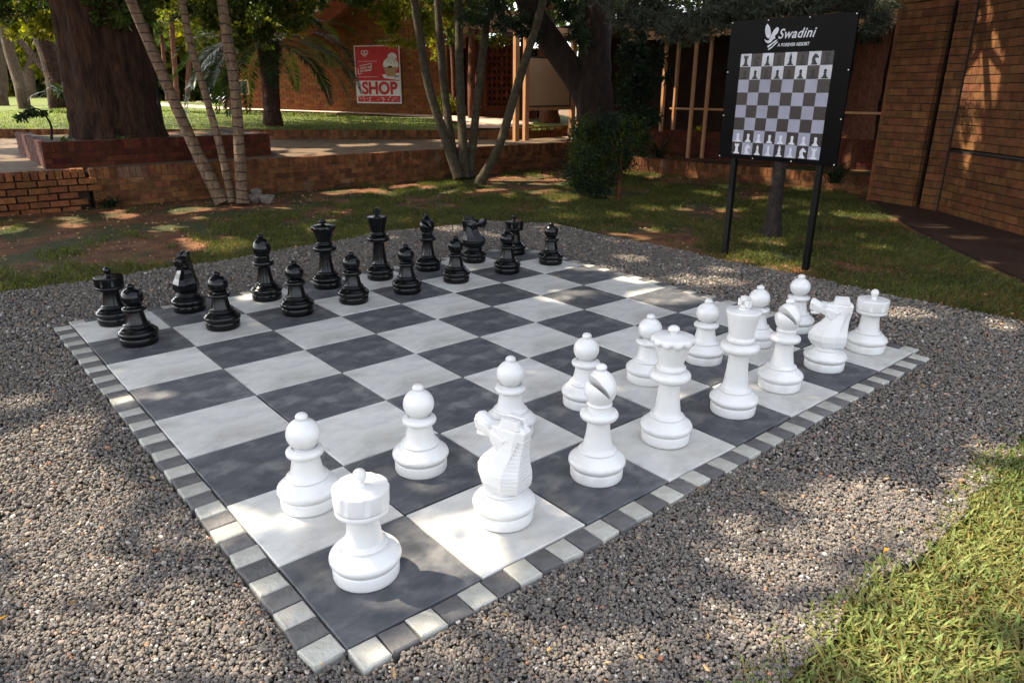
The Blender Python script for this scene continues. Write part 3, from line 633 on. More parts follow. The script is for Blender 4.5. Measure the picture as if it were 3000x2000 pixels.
# ================================================================== ground, gravel, grass
GZ = -.045
def sheet(name, P, z, m, kind='structure', zs=None, thick=0.):
    me = bpy.data.meshes.new(name); n = len(P); vs = [(x, y, zs[i] if zs else z) for i, (x, y) in enumerate(P)]
    fs = [tuple(range(n))]
    if thick:
        vs += [(x, y, (zs[i] if zs else z)-thick) for i, (x, y) in enumerate(P)]; fs += [(i, i+n, (i+1) % n+n, (i+1) % n) for i in range(n)]
    me.from_pydata(vs, [], fs); me.materials.append(m); me.update(); bm = bmesh.new(); bm.from_mesh(me); bmesh.ops.recalc_face_normals(bm, faces=bm.faces)
    if bm.faces[0].normal.z < 0 and not thick: bmesh.ops.reverse_faces(bm, faces=bm.faces)
    bmesh.ops.triangulate(bm, faces=[f for f in bm.faces if len(f.verts) > 4]); bm.to_mesh(me); bm.free()
    o = obj(name, me); return tag(o, kind=kind)
sheet('ground', [(-120, -120), (120, -120), (120, 120), (-120, 120)], GZ-.012, MT['soil'])
GR = [(-1.45, -.88), (5.28, -.88), (5.36, 3.0), (5.38, 4.9), (4.9, 5.5), (3.6, 5.72), (1.5, 5.42), (-1.5, 5.32)]
sheet('gravel_bed', GR, GZ-.004, MT['bed'])
sheet('paved_apron', [(10.95, 3.45), (10.2, 2.95), (9.0, 2.1), (7.83, 1.13), (6.85, .22), (5.7, -.9), (5.2, -2.2), (8.6, -2.2), (9.2, .8), (10.45, 2.28)], GZ+.012, MT['apron'], thick=.05)
Z1, Z2 = .47, .68
sheet('terrace', [(-16, 10.4), (11.3, 10.4), (12.4, 12.2), (12.0, 40), (-16, 40)], Z1, MT['terrace'])
W2A = np.array([3.2, 17.4]); W2B = np.array([10.55, 11.64]); d2 = (W2B-W2A)/np.linalg.norm(W2B-W2A); n2 = np.array([-d2[1], d2[0]])
U0 = W2A+n2*.1-d2*9; U1 = W2B+n2*.1
sheet('upper_lawn', [tuple(U0), tuple(U1), (14.5, 12.6), (16, 17), (12, 26), (4, 60), (-30, 60), (-30, 24)], 0, MT['lawn'], zs=[Z2-.03, Z2-.03, .72, .93, .95, 1.15, 1.15, .8])
def lz(x, y):            # height of the upper lawn away from the low wall
    t = ((np.array([x, y])-W2A)@n2); return Z2-.03+.042*max(0, t)
pp = [(9.0, 20.0), (10.2, 17.8), (10.9, 15.6), (10.5, 13.6), (9.6, 12.75), (10.5, 12.05), (12.0, 12.7), (12.4, 14.4), (11.7, 16.0), (8.0, 22.6), (6.6, 27), (5.8, 26.6), (7.4, 22.4)]
sheet('pink_path', pp, 0, MT['path'], zs=[lz(*q)+.05 for q in pp])
pz = [(-6, 18.0), (1.2, 17.6), (2.4, 19.5), (1.6, 27), (-.5, 34), (-8, 34)]

def inpoly(P, poly):
    x, y = P[:, 0], P[:, 1]; c = np.zeros(len(P), bool); n = len(poly)
    for i in range(n):
        x0, y0 = poly[i]; x1, y1 = poly[i-1]
        k = ((y0 > y) != (y1 > y)) & (x < (x1-x0)*(y-y0)/(y1-y0+1e-12)+x0); c ^= k
    return c
def nfield(P, seed, sc):
    r_ = np.random.default_rng(seed); v = np.zeros(len(P))
    for k in range(7):
        a = r_.uniform(0, 6.28); f = sc*r_.uniform(.5, 2.2); v += np.sin((P[:, 0]*math.cos(a)+P[:, 1]*math.sin(a))*f+r_.uniform(0, 6.28))
    return v/2.6
def unit_ico():
    t = (1+5**.5)/2; V = np.array([(-1, t, 0), (1, t, 0), (-1, -t, 0), (1, -t, 0), (0, -1, t), (0, 1, t), (0, -1, -t), (0, 1, -t), (t, 0, -1), (t, 0, 1), (-t, 0, -1), (-t, 0, 1)])/math.sqrt(1+t*t)
    Fc = np.array([(0, 11, 5), (0, 5, 1), (0, 1, 7), (0, 7, 10), (0, 10, 11), (1, 5, 9), (5, 11, 4), (11, 10, 2), (10, 7, 6), (7, 1, 8), (3, 9, 4), (3, 4, 2), (3, 2, 6), (3, 6, 8), (3, 8, 9), (4, 9, 5), (2, 4, 11), (6, 2, 10), (8, 6, 7), (9, 8, 1)])
    return V, Fc
BQ = [tuple(bd(u, v)) for u, v in ((-.22, -.02), (-.02, -.02), (-.02, -.22), (8.02, -.22), (8.02, -.02), (8.22, -.02), (8.22, 8.02), (8.02, 8.02), (8.02, 8.22), (-.02, 8.22), (-.02, 8.02), (-.22, 8.02))]
IV, IF = unit_ico()
def stones(n, area, r0, r1, zc, dmin, dmax):
    P = np.c_[rng.uniform(area[0], area[2], n), rng.uniform(area[1], area[3], n), np.zeros(n)]
    ok = inview(P, 330) & inpoly(P, GR) & ~inpoly(P, BQ) & (P[:, 1] > -.86+.03*nfield(P, 31, 9)); P = P[ok]
    d = np.linalg.norm(P-CAM, axis=1); P = P[(d >= dmin) & (d < dmax)]; n = len(P)
    r_ = rng.uniform(r0, r1, n)*np.where(rng.random(n) < .07, 1.5, 1)*np.where(rng.random(n) < .006, 1.7, 1); sc = np.stack([r_*rng.uniform(.75, 1.3, n), r_*rng.uniform(.65, 1.0, n), r_*rng.uniform(.42, .8, n)], 1)
    V = IV[None]*(1+rng.uniform(-.22, .18, (n, 12, 1)))*sc[:, None, :]
    def rot(V, ax, a):
        c, s = np.cos(a)[:, None], np.sin(a)[:, None]; i, j = [(1, 2), (2, 0), (0, 1)][ax]; W = V.copy()
        W[:, :, i] = V[:, :, i]*c-V[:, :, j]*s; W[:, :, j] = V[:, :, i]*s+V[:, :, j]*c; return W
    V = rot(V, 0, rng.normal(0, .5, n)); V = rot(V, 1, rng.normal(0, .5, n)); V = rot(V, 2, rng.uniform(0, 6.28, n))
    P[:, 2] = GZ+.014+zc*rng.random(n)+.006*np.sin(P[:, 0]*5)*np.cos(P[:, 1]*4); V = V+P[:, None, :]
    return V.reshape(-1, 3), n
def stone_mat():
    m = bpy.data.materials.new('crushed_stone'); m.use_nodes = True; t = m.node_tree; N = t.nodes; L = t.links; b = N["Principled BSDF"]; b.inputs["Roughness"].default_value = .85
    g = N.new("ShaderNodeNewGeometry"); rp = N.new("ShaderNodeValToRGB"); e = rp.color_ramp.elements
    cs = [(0, (0.065, 0.058, 0.053)), (.22, (0.103, 0.093, 0.084)), (.42, (0.146, 0.122, 0.101)), (.58, (0.090, 0.084, 0.081)), (.72, (0.163, 0.133, 0.105)), (.84, (0.198, 0.153, 0.112)), (.91, (0.120, 0.107, 0.096)), (.955, (0.275, 0.249, 0.215)), (.985, (0.378, 0.353, 0.327)), (.995, (0.310, 0.138, 0.069))]
    e[0].position = cs[0][0]; e[0].color = (*cs[0][1], 1); e[1].position = cs[-1][0]; e[1].color = (*cs[-1][1], 1)
    for p, c in cs[1:-1]: q = e.new(p); q.color = (*c, 1)
    rp.color_ramp.interpolation = 'LINEAR'; L.new(g.outputs["Random Per Island"], rp.inputs[0])
    tc = N.new("ShaderNodeTexCoord"); nz = N.new("ShaderNodeTexNoise"); nz.inputs["Scale"].default_value = 160; nz.inputs["Detail"].default_value = 4; L.new(tc.outputs["Object"], nz.inputs[0])
    mr = N.new("ShaderNodeMapRange"); mr.inputs[3].default_value = .6; mr.inputs[4].default_value = 1.35; L.new(nz.outputs[0], mr.inputs[0])
    hs = N.new("ShaderNodeHueSaturation"); L.new(rp.outputs[0], hs.inputs["Color"]); L.new(mr.outputs[0], hs.inputs["Value"]); L.new(hs.outputs[0], b.inputs["Base Color"])
    bp = N.new("ShaderNodeBump"); bp.inputs["Strength"].default_value = .6; bp.inputs["Distance"].default_value = .003; L.new(nz.outputs[0], bp.inputs["Height"]); L.new(bp.outputs[0], b.inputs["Normal"]); return m
STV = []; 
ext = (-1.45, -.9, 5.4, 5.75)
for n, r0, r1, zc, a, c in ((1000000, .0042, .0084, .016, 0, 3.4), (470000, .0053, .010, .020, 3.4, 5.4), (240000, .007, .013, .020, 5.4, 12)): STV.append(stones(n, ext, r0, r1, zc, a, c))
VV = np.concatenate([v for v, _ in STV]); nn = sum(n for _, n in STV); print('stones', nn)
FF = (IF[None]+12*np.arange(nn)[:, None, None]).reshape(-1, 3)
tag(obj('gravel', fast_mesh('gravel', VV, FF, [stone_mat()])), 'loose crushed grey and brown gravel around the chessboard', 'gravel', kind='stuff')

def blades(P, h0, h1, wd, lean, seg=1):
    n = len(P); a = rng.uniform(0, 6.28, n); h = rng.uniform(h0, h1, n); l = h*rng.uniform(.1, 1, n)*lean; w_ = wd*rng.uniform(.7, 1.3, n)
    d = np.stack([np.cos(a), np.sin(a), 0*a], 1); s = np.stack([-np.sin(a), np.cos(a), 0*a], 1); up = np.array([0, 0, 1.])
    if seg == 1:
        V = np.stack([P-s*w_[:, None]/2, P+s*w_[:, None]/2, P+d*l[:, None]*.5+up*h[:, None]*.62+s*w_[:, None]*.36, P+d*l[:, None]+up*h[:, None]*.95], 1); return V.reshape(-1, 3), np.arange(4*n).reshape(n, 4)
    m1 = P+d*l[:, None]*.5+up*h[:, None]*.62; tip = P+d*l[:, None]+up*h[:, None]*rng.uniform(.7, 1.15, n)[:, None]
    V = np.stack([P-s*w_[:, None]*.35, P+s*w_[:, None]*.35, m1+s*w_[:, None]*.5, m1-s*w_[:, None]*.5, m1+s*w_[:, None]*.5, tip+s*w_[:, None]*.08, tip-s*w_[:, None]*.08, m1-s*w_[:, None]*.5], 1)
    return V.reshape(-1, 3), np.arange(8*n).reshape(2*n, 4)
GL_ = {'g': Leaves(), 'y': Leaves()}; GB = Leaves()
# patchy lawn behind and right of the gravel
n = 520000; P = np.c_[rng.uniform(-3, 12.5, n), rng.uniform(-2.0, 10.1, n), np.full(n, GZ-.012)]
ok = inview(P, 300) & ~inpoly(P, [(x*1.0, y) for x, y in GR]); P = P[ok]
ok = ~inpoly(P, [(10.95, 3.55), (9.9, 2.95), (7.8, 1.25), (6.8, .32), (5.1, -1.6), (5.1, -3), (15, -3), (15, 3.5)]); P = P[ok]
f = nfield(P, 5, 1.7)+.5*nfield(P, 6, 6)+.35*nfield(P, 17, 16)
near = np.minimum(np.maximum(0, P[:, 1]-5.4), 4)*(P[:, 0] < 5.5)
edge = np.where(P[:, 0] < 5.5, np.exp(-np.abs(P[:, 1]-5.75)*1.6), np.exp(-np.abs(P[:, 0]-5.6)*.9))
thr = -.02+.27*near-.9*edge-.55*(P[:, 0] > 5.3)+1.0*np.exp(-(((P[:, 0]-6.0)/.9)**2+((P[:, 1]-1.3)/.5)**2))+.9*np.exp(-(((P[:, 0]-2.6)/.8)**2+((P[:, 1]-6.2)/.3)**2))+.55*((P[:, 1] > 5.9) & (P[:, 0] > 5.5))
kp = (f > thr) & (rng.random(len(P)) < np.clip(.35+(f-thr)*.8, 0, 1)) & (P[:, 1] > -.95); P = P[kp]; print('blades', len(P))
yl = rng.random(len(P)) < .10; GL_['g'].add(blades(P[~yl], .025, .065, .006, 1.1)); GL_['y'].add(blades(P[yl], .02, .055, .005, 1.4))
# coarse lawn at lower right
n = 260000; P = np.c_[rng.uniform(.2, 8.0, n), rng.uniform(-3.4, -.66, n), np.full(n, GZ+.010)]
eg_ = -.80+.045*nfield(P, 8, 6)+.02*nfield(P, 33, 60)+.03*nfield(P, 9, 25); P = P[inview(P, 900) & ((P[:, 1] < eg_) | ((rng.random(len(P)) < .05) & (P[:, 1] < eg_+.08)))]
f = nfield(P, 10, 5); yl = rng.random(len(P)) < .30+.14*(f > .5)
GB.add(blades(P[~yl], .012, .040, .0085, 1.7, 2)); GL_['y'].add(blades(P[yl], .012, .042, .005, 2.4, 2))
# sunny upper lawn
n = 60000; P = np.c_[rng.uniform(-3, 12, n), rng.uniform(11.5, 26, n), np.zeros(n)]
t = (P[:, :2]-W2A)@n2; P[:, 2] = Z2-.035+.042*t; P = P[(t > .25) & inview(P, 200) & ~inpoly(P, pp)]; P = P[rng.random(len(P)) < .8]
GB.add(blades(P, .03, .06, .014, 1.2))
tag(GL_['g'].build('grass', MT['grass'], None), 'patchy thin green grass on red soil', 'grass', kind='stuff')
tag(GL_['y'].build('dry_grass', MT['grass_y'], None), 'dry straw coloured blades among the grass', 'grass', kind='stuff')
tag(GB.build('lush_grass', MT['grass_b'], None), 'coarse bright green lawn grass', 'grass', kind='stuff')
# litter
n = 9000; P = np.c_[rng.uniform(-3, 12.5, n), rng.uniform(-1.2, 10.1, n), np.full(n, GZ+.0)]; P = P[inview(P) & ~inpoly(P, GR)]
lt = Leaves(); lt.add(leaf_arrays(P, .035, .018, 0, .9))
n = 900; P = np.c_[rng.uniform(-1.4, 5.3, n), rng.uniform(-.9, 5.4, n), np.full(n, GZ+.042)]; P = P[~inpoly(P, BQ)]; lt.add(leaf_arrays(P, .03, .012, 0, .9))
tag(lt.build('leaf_litter', MT['litter'], None), 'small dry leaves and twigs scattered over the soil', 'litter', kind='stuff')
YL = [((293, 1254), 'orange fallen leaf on the sunny left gravel'), ((447, 850), 'yellow fallen leaf on the gravel behind the left black knight'), ((2637, 1441), 'yellow leaf on the sunlit right gravel, farther from the lawn'), ((2675, 1500), 'bright yellow leaf on the sunlit right gravel, nearer the lawn'), ((2605, 1605), 'orange leaf lying on the gravel beside the lawn edge'), ((412, 1896), 'large tan orange leaf on the near left gravel'), ((25, 1800), 'orange leaf at the left edge of the gravel'), ((955, 1940), 'curled orange brown leaf by the nearest cobble')]
for (px, py), lab in YL:
    c = gp(px, py, GZ+.044); V, Fc = leaf_arrays(np.zeros((1, 3)), .034, .022, 0, 1.); V[:, 2] = np.array([0, .006, .002, .007])
    tag(obj('fallen_leaf', fast_mesh('fallen_leaf', V, Fc, [MT['yleaf']]), None, tuple(c)), lab, 'leaf', 'fallen leaves on the gravel')
# ================================================================== brickwork
def bricks(P0, d, nrm, L, H, vj=None, bl=.222, bh=.073, jt=.011, dep=.10, jit=.002, top=True, clip=None, name='bricks', m=None, par=None, off=None, proud=.0, stag=.5, cap=None):
    """individual brick blocks on a face: P0 lower corner, d along, nrm outward; top = a course of headers on edge"""
    d = np.array(d, float); nrm = np.array(nrm, float); up = np.array([0, 0, 1.]); P0 = np.array(P0, float); b = MB(); z = 0.; row = 0
    while z+bh*.7 < H:
        last = top and z+2*bh+jt > H
        h = (H-z) if last else bh; ln = .076 if last else bl
        x = -(stag*bl if row % 2 and not last else 0)
        while x < L-.02:
            a, e = max(0, x), min(L, x+ln)
            if e-a > .025 and (clip is None or clip((a+e)/2, z+h/2)):
                j = lambda: random.uniform(-jit, jit)
                c = P0+d*((a+e)/2+j())+up*(z+h/2+j())+nrm*(proud-dep/2+j()*1.5)
                b.box(c-(off if off is not None else 0), (e-a-j()*.5, dep, h), (tuple(d), tuple(nrm), (0, 0, 1)))
            x += ln+(vj or jt)*random.uniform(.8, 1.2)
        z += h+jt; row += 1
        if last: break
    return b.build(name, m, par)
def core(name, P0, d, nrm, L, H, th, m, par, off, inset=.014, short=.0):
    d = np.array(d, float); nrm = np.array(nrm, float); b = MB(); L0 = L; L = L-short*2; c = np.array(P0)+d*L0/2+np.array([0, 0, H/2-inset/2])-nrm*(inset+th/2)
    b.box(c-off, (L-.006, th, H-inset), (tuple(d), tuple(nrm), (0, 0, 1))); return b.build(name, m, par)
X = (1, 0, 0); Yn = (0, -1, 0)
rw = thing('retaining_wall', (4, 10.2, GZ), 'long low brick retaining wall between the shaded lawn and the terrace', 'wall'); o_ = np.array([4, 10.2, GZ])
zb = GZ-.03
bricks((-9.0, 10.0, zb), X, Yn, 10.42, .575, jt=.019, jit=.006, dep=.16, name='loose_brick_section', m=MT['brick_o'], par=rw, off=o_, clip=lambda x, z: x < 10.42-.25*((z*13) % 1)-.10*(z < .2))
core('mortar_core', (-9.0, 10.03, zb), X, Yn, 10.25, .555, .3, MT['mortar_dk'], rw, o_, .03)
bricks((1.30, 10.06, zb), X, Yn, 9.75, .565, jt=.010, jit=.0015, dep=.12, name='old_brick_section', m=MT['brick_d'], par=rw, off=o_)
core('mortar_core', (1.30, 10.06, zb), X, Yn, 9.75, .55, .3, MT['mortar'], rw, o_, .011)
rl = thing('low_bed_wall', (11.6, 6.8, GZ), 'very low brick wall edging the plant bed beneath the timber frames', 'wall'); o_ = np.array([11.6, 6.8, GZ])
q0 = np.array([11.05, 9.9, GZ-.03]); q1 = np.array([11.5, 3.5, GZ-.03]); dd = (q1-q0)/np.linalg.norm(q1-q0); nn_ = np.array([dd[1], -dd[0], 0]); nn_ = nn_ if nn_[0] < 0 else -nn_
bricks(q0, dd, nn_, 6.4, .32, name='bricks', m=MT['brick_d'], par=rl, off=o_); core('mortar_core', q0, dd, nn_, 6.4, .31, .22, MT['mortar'], rl, o_, .010)
bp2 = [(11.15, 10.3), (11.6, 3.5), (15, 3.5), (15, 12)]; sheet('plant_bed', bp2, .2, MT['soil'])
# second wall behind the bed
r2 = thing('bed_back_wall', (12.75, 6.5, .2), 'dark red brick wall behind the plant bed carrying a rail', 'wall'); o_ = np.array([12.75, 6.5, .2])
q0 = np.array([12.66, 9.9, .1]); q1 = np.array([12.9, 3.5, .1]); dd = (q1-q0)/np.linalg.norm(q1-q0); nn_ = np.array([dd[1], -dd[0], 0]); nn_ = nn_ if nn_[0] < 0 else -nn_
bricks(q0, dd, nn_, 6.4, .64, name='bricks', m=MT['brick_p'], par=r2, off=o_); core('mortar_core', q0, dd, nn_, 6.4, .63, .22, MT['mortar_dk'], r2, o_, .006)
# planter round the big tree
pl = thing('brick_planter', (2.8, 12.2, Z1), 'raised red brick planter box around the huge tree', 'planter'); o_ = np.array([2.8, 12.2, Z1])
pa, pb, pc, pd = np.array([.86, 10.60]), np.array([4.3, 10.95]), np.array([4.5, 13.9]), np.array([.93, 13.9])
for a, c, nm in ((pa, pb, 'front_bricks'), (pd, pa, 'side_bricks'), (pb, pc, 'side_bricks')):
    e = c-a; L = np.linalg.norm(e); e = np.array([*(e/L), 0]); n_ = np.array([e[1], -e[0], 0])
    bricks((*a, Z1-.02), e, n_, L, .385, name=nm, m=MT['brick_p'], par=pl, off=o_, jt=.008)
    core('mortar_core', (*a, Z1-.02), e, n_, L, .375, .22, MT['mortar_dk'], pl, o_, .005, .11)
sheet('planter_soil', [(1.0, 10.8), (4.2, 11.1), (4.4, 13.8), (1.05, 13.8)], Z1+.30, MT['soil'])
# low wall of the upper lawn
lw = thing('lawn_wall', (*(W2A+W2B)/2, Z1), 'low dark brick wall holding up the sunny upper lawn', 'wall'); o_ = np.array([*(W2A+W2B)/2, Z1])
L = np.linalg.norm(W2B-W2A)+6; p0 = np.array([*(W2A-d2*6), Z1-.02]); dv = np.array([*d2, 0]); nv = np.array([*(-n2), 0])
bricks(p0, dv, nv, L, .225, name='bricks', m=MT['brick_d'], par=lw, off=o_); core('mortar_core', p0, dv, nv, L, .22, .2, MT['mortar'], lw, o_, .006)
lw2 = thing('corner_wall', (11.4, 11.75, Z1), 'short orange brick wall behind the noticeboard posts', 'wall'); o_ = np.array([11.4, 11.75, Z1])
q0 = np.array([10.5, 11.72, Z1-.02]); q1 = np.array([12.7, 12.15, Z1-.02]); dd = (q1-q0)/np.linalg.norm(q1-q0); nn_ = np.array([dd[1], -dd[0], 0])
bricks(q0, dd, nn_, 2.24, .27, name='bricks', m=MT['brick_r'], par=lw2, off=o_); core('mortar_core', q0, dd, nn_, 2.24, .265, .2, MT['mortar'], lw2, o_, .006)

# ------------------------------------------------------------------ right-hand building
hb = thing('brick_building', (10.5, 2.3, GZ), 'brown brick building with two dark vertical slots beside the paved apron', 'building'); o_ = np.array([10.5, 2.3, GZ])
A = np.array([10.86, 3.47, GZ]); Bc = np.array([10.47, 2.30, GZ]); d1 = (Bc-A)/np.linalg.norm(Bc-A); n1 = np.array([d1[1], -d1[0], 0]); n1 = n1 if n1[0] < 0 else -n1
HB = 4.6
def wseg(P0, d, n_, s0, s1, z0=0., z1=HB, nm='bricks', back=0.):
    p = P0+d*s0+np.array([0, 0, z0])-n_*back; bricks(p, d, n_, s1-s0, z1-z0, bl=.25, bh=.092, jt=.012, vj=.007, jit=.0012, dep=.08, top=False, name=nm, m=MT['brick_b'], par=hb, off=o_)
    core('mortar_core', p, d, n_, s1-s0, z1-z0, .12, MT['mortar_dk'], hb, o_, .009)
wseg(A, d1, n1, 0, .80, 0, 2.80, 'pillar_bricks'); wseg(A, d1, n1, .93, 1.14, 0, 2.80, 'pillar_bricks'); wseg(A, d1, n1, 0, 1.233, 2.81, HB, 'lintel_bricks')
b = MB(); b.box(A+d1*.62-n1*.36+np.array([0, 0, 1.4])-o_, (1.3, .05, 2.8), (tuple(d1), tuple(n1), (0, 0, 1))); b.build('slot_recess', MT['mortar_dk'], hb)
ss = -WN if False else WN
wseg(Bc, WD, WN, .0, 6.2, 0, .86, 'wall_bricks'); wseg(Bc, WD, WN, 0, 6.2, .885, HB, 'wall_bricks')
b = MB(); b.box(A-d1*.0-n1*1.0+np.array([0, 0, HB/2])-o_, (.06, 2.0, HB), (tuple(d1), tuple(n1), (0, 0, 1))); b.build('return_wall', MT['brick_b'], hb)
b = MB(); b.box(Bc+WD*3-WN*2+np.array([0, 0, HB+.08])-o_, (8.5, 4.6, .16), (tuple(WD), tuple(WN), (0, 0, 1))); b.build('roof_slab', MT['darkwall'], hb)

# ------------------------------------------------------------------ far shop building
fb = thing('shop_building', (10, 19, .9), 'orange brown brick shop building across the sunny lawn', 'building'); o_ = np.array([10, 19, .9])
P0 = FA-FD*2.62+np.array([0, 0, .80]); 
def fclip(x, z): t = x-2.62; return not (-2.05 < t < -1.60 and .60 < z < 1.04)
bricks(P0, FD, FN, 8.0, 4.6, bl=.23, bh=.076, jt=.013, jit=.002, dep=.1, top=False, name='wall', m=MT['brick_r'], par=fb, off=o_, clip=fclip)
core('mortar_core', P0, FD, FN, 8.0, 4.6, .16, MT['mortar'], fb, o_, .02)
sideD = np.array([.8725, .4885, 0.]); p1 = P0+FD*8.0
bricks(p1, sideD, FD, 3.0, 4.6, bl=.23, bh=.076, jt=.013, dep=.1, top=False, name='end_wall', m=MT['brick_r'], par=fb, off=o_); core('mortar_core', p1, sideD, FD, 3.0, 4.6, .16, MT['mortar'], fb, o_, .02)
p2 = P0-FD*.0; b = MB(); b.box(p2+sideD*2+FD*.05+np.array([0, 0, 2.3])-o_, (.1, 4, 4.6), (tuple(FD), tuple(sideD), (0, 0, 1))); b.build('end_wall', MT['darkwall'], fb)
wn = MB(); wc = FA+FD*(-1.825)+np.array([0, 0, 1.62]); wn.box(wc+FN*(-.03)-o_, (.44, .03, .44), (tuple(FD), tuple(FN), (0, 0, 1))); wo = wn.build('window', MT['glass'], fb)
b = MB()
for s in (-1, 1): b.box(wc+FD*s*.205+FN*.01-o_, (.035, .05, .44), (tuple(FD), tuple(FN), (0, 0, 1))); b.box(wc+np.array([0, 0, s*.205])+FN*.012-o_, (.37, .05, .035), (tuple(FD), tuple(FN), (0, 0, 1)))
b.build('frame', MT['tanboard'], wo)
b = MB(); a0 = FA+FD*.3+np.array([0, 0, 2.80]); a1 = FA+FD*2.75+np.array([0, 0, 4.17]); e = (a1-a0)/np.linalg.norm(a1-a0); nu = np.cross(e, FN); nu = nu if nu[2] > 0 else -nu
b.box((a0+a1)/2+FN*.62-o_, (np.linalg.norm(a1-a0), 1.2, .05), (tuple(e), tuple(FN), tuple(nu))); b.build('porch_roof', MT['redroof'], fb)
b = MB(); b.box((a0+a1)/2+FN*1.235+nu*-.05-o_, (np.linalg.norm(a1-a0), .03, .20), (tuple(e), tuple(FN), tuple(nu))); b.build('fascia', MT['palebox'], fb)
b = MB(); b.bar(FA+FD*3.1+FN*.03+np.array([0, 0, 2.90])-o_, FA+FD*3.75+FN*.03+np.array([0, 0, 2.90])-o_, .03, .03); b.build('banner_rod', MT['palebox'], fb)

# lattice screen
ls = thing('lattice_screen', (12.8, 15, .8), 'dark brick screen wall pierced with rows of small square holes', 'screen wall'); o_ = np.array([12.8, 15, .8])
a0 = np.array([12.3, 15.9, .8]); dd = np.array([.64, -.768, 0]); nn_ = np.array([-.768, -.64, 0]); b = MB(); u = .19
for i in range(13):
    for k in range(10):
        z = .45+k*u*.95; x = i*u*.75+ (0)
        b.box(a0+dd*(x)+np.array([0, 0, z])-o_, (u*.42, .12, u*.95), (tuple(dd), tuple(nn_), (0, 0, 1)))
        b.box(a0+dd*(x+u*.375)+np.array([0, 0, z])-o_, (u*.36, .115, u*.42), (tuple(dd), tuple(nn_), (0, 0, 1)))
b.box(a0+dd*.9+np.array([0, 0, .17])-o_, (2.2, .14, .36), (tuple(dd), tuple(nn_), (0, 0, 1))); b.build('pierced_bricks', MT['brick_p'], ls)
b = MB(); b.box(a0+dd*.9-nn_*.5+np.array([0, 0, .95])-o_, (2.6, .05, 1.9), (tuple(dd), tuple(nn_), (0, 0, 1))); b.build('added_backing', MT['darkwall'], ls)  # dark sheet added behind the screen to darken its lower holes
b = MB(); b.box(a0+dd*.9-nn_*.0+np.array([0, 0, 2.55])-o_, (2.4, .2, .55), (tuple(dd), tuple(nn_), (0, 0, 1))); b.build('beam', MT['tanboard'], ls)
# dark wall added as a backdrop behind the timber frames
dw = thing('dark_backdrop', (15, 8, 0), 'dark backdrop wall added behind the plant bed, under the walkway roof', 'building')
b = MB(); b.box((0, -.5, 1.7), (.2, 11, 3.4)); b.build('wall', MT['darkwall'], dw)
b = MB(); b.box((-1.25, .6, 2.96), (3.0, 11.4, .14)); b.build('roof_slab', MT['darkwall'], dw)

# ------------------------------------------------------------------ peach timber frames
def frame(label, loc, posts, bars, grp='peach timber frames'):
    t = thing('timber_frame', loc, label, 'frame', grp); o_ = np.array(loc)
    for (x, y, z0, z1, wd) in posts: b = MB(); b.box(np.array([x, y, (z0+z1)/2])-o_, (wd, wd*.8, z1-z0)); b.build('post', MT['peach'], t)
    for p, q, wd, th, nm in bars: b = MB(); b.bar(np.array(p)-o_, np.array(q)-o_, wd, th); b.build(nm, MT['peach'], t)
frame('peach timber frame holding the tan noticeboard', (11.3, 11.4, .48), [(10.11, 11.18, .46, 2.76, .115), (10.47, 11.26, .46, 2.76, .115), (12.26, 11.58, .46, 2.82, .125), (12.63, 11.68, .46, 2.82, .115)],
      [((8.6, 10.74, 2.80), (13.2, 11.80, 2.86), .12, .16, 'beam'), ((10.5, 11.25, 1.16), (12.25, 11.55, 1.16), .06, .07, 'rail')])
frame('peach timber frame standing in the plant bed left of the black sign', (12.45, 7.9, .2), [(12.32, 8.06, .18, 2.62, .066), (12.55, 7.86, .18, 2.62, .066), (12.60, 9.06, .70, 2.66, .074), (12.80, 8.88, .70, 2.66, .074)],
      [((12.0, 9.6, 2.70), (12.0, 3.9, 2.70), .07, .24, 'fascia'), ((12.66, 8.9, 1.20), (12.88, 3.7, 1.20), .035, .04, 'rail')])
vp = thing('palebox', (13.1, 16.8, .85), 'pale weathered box raised on brown poles behind the slim stems', 'box'); vp.name = 'raised_box'
b = MB(); b.box((0, 0, 2.68), (.66, .5, .46), ((.64, -.768, 0), (.768, .64, 0), (0, 0, 1))); b.build('box', MT['palebox'], vp)
b = MB(); b.box((0, 0, 2.93), (.72, .56, .04), ((.64, -.768, 0), (.768, .64, 0), (0, 0, 1))); b.build('lid', MT['redroof'], vp)
for k in (-1, 1): b = MB(); b.box((.16*k, -.19*k, 1.2), (.08, .08, 2.5)); b.build('pole', MT['bk_red'], vp)
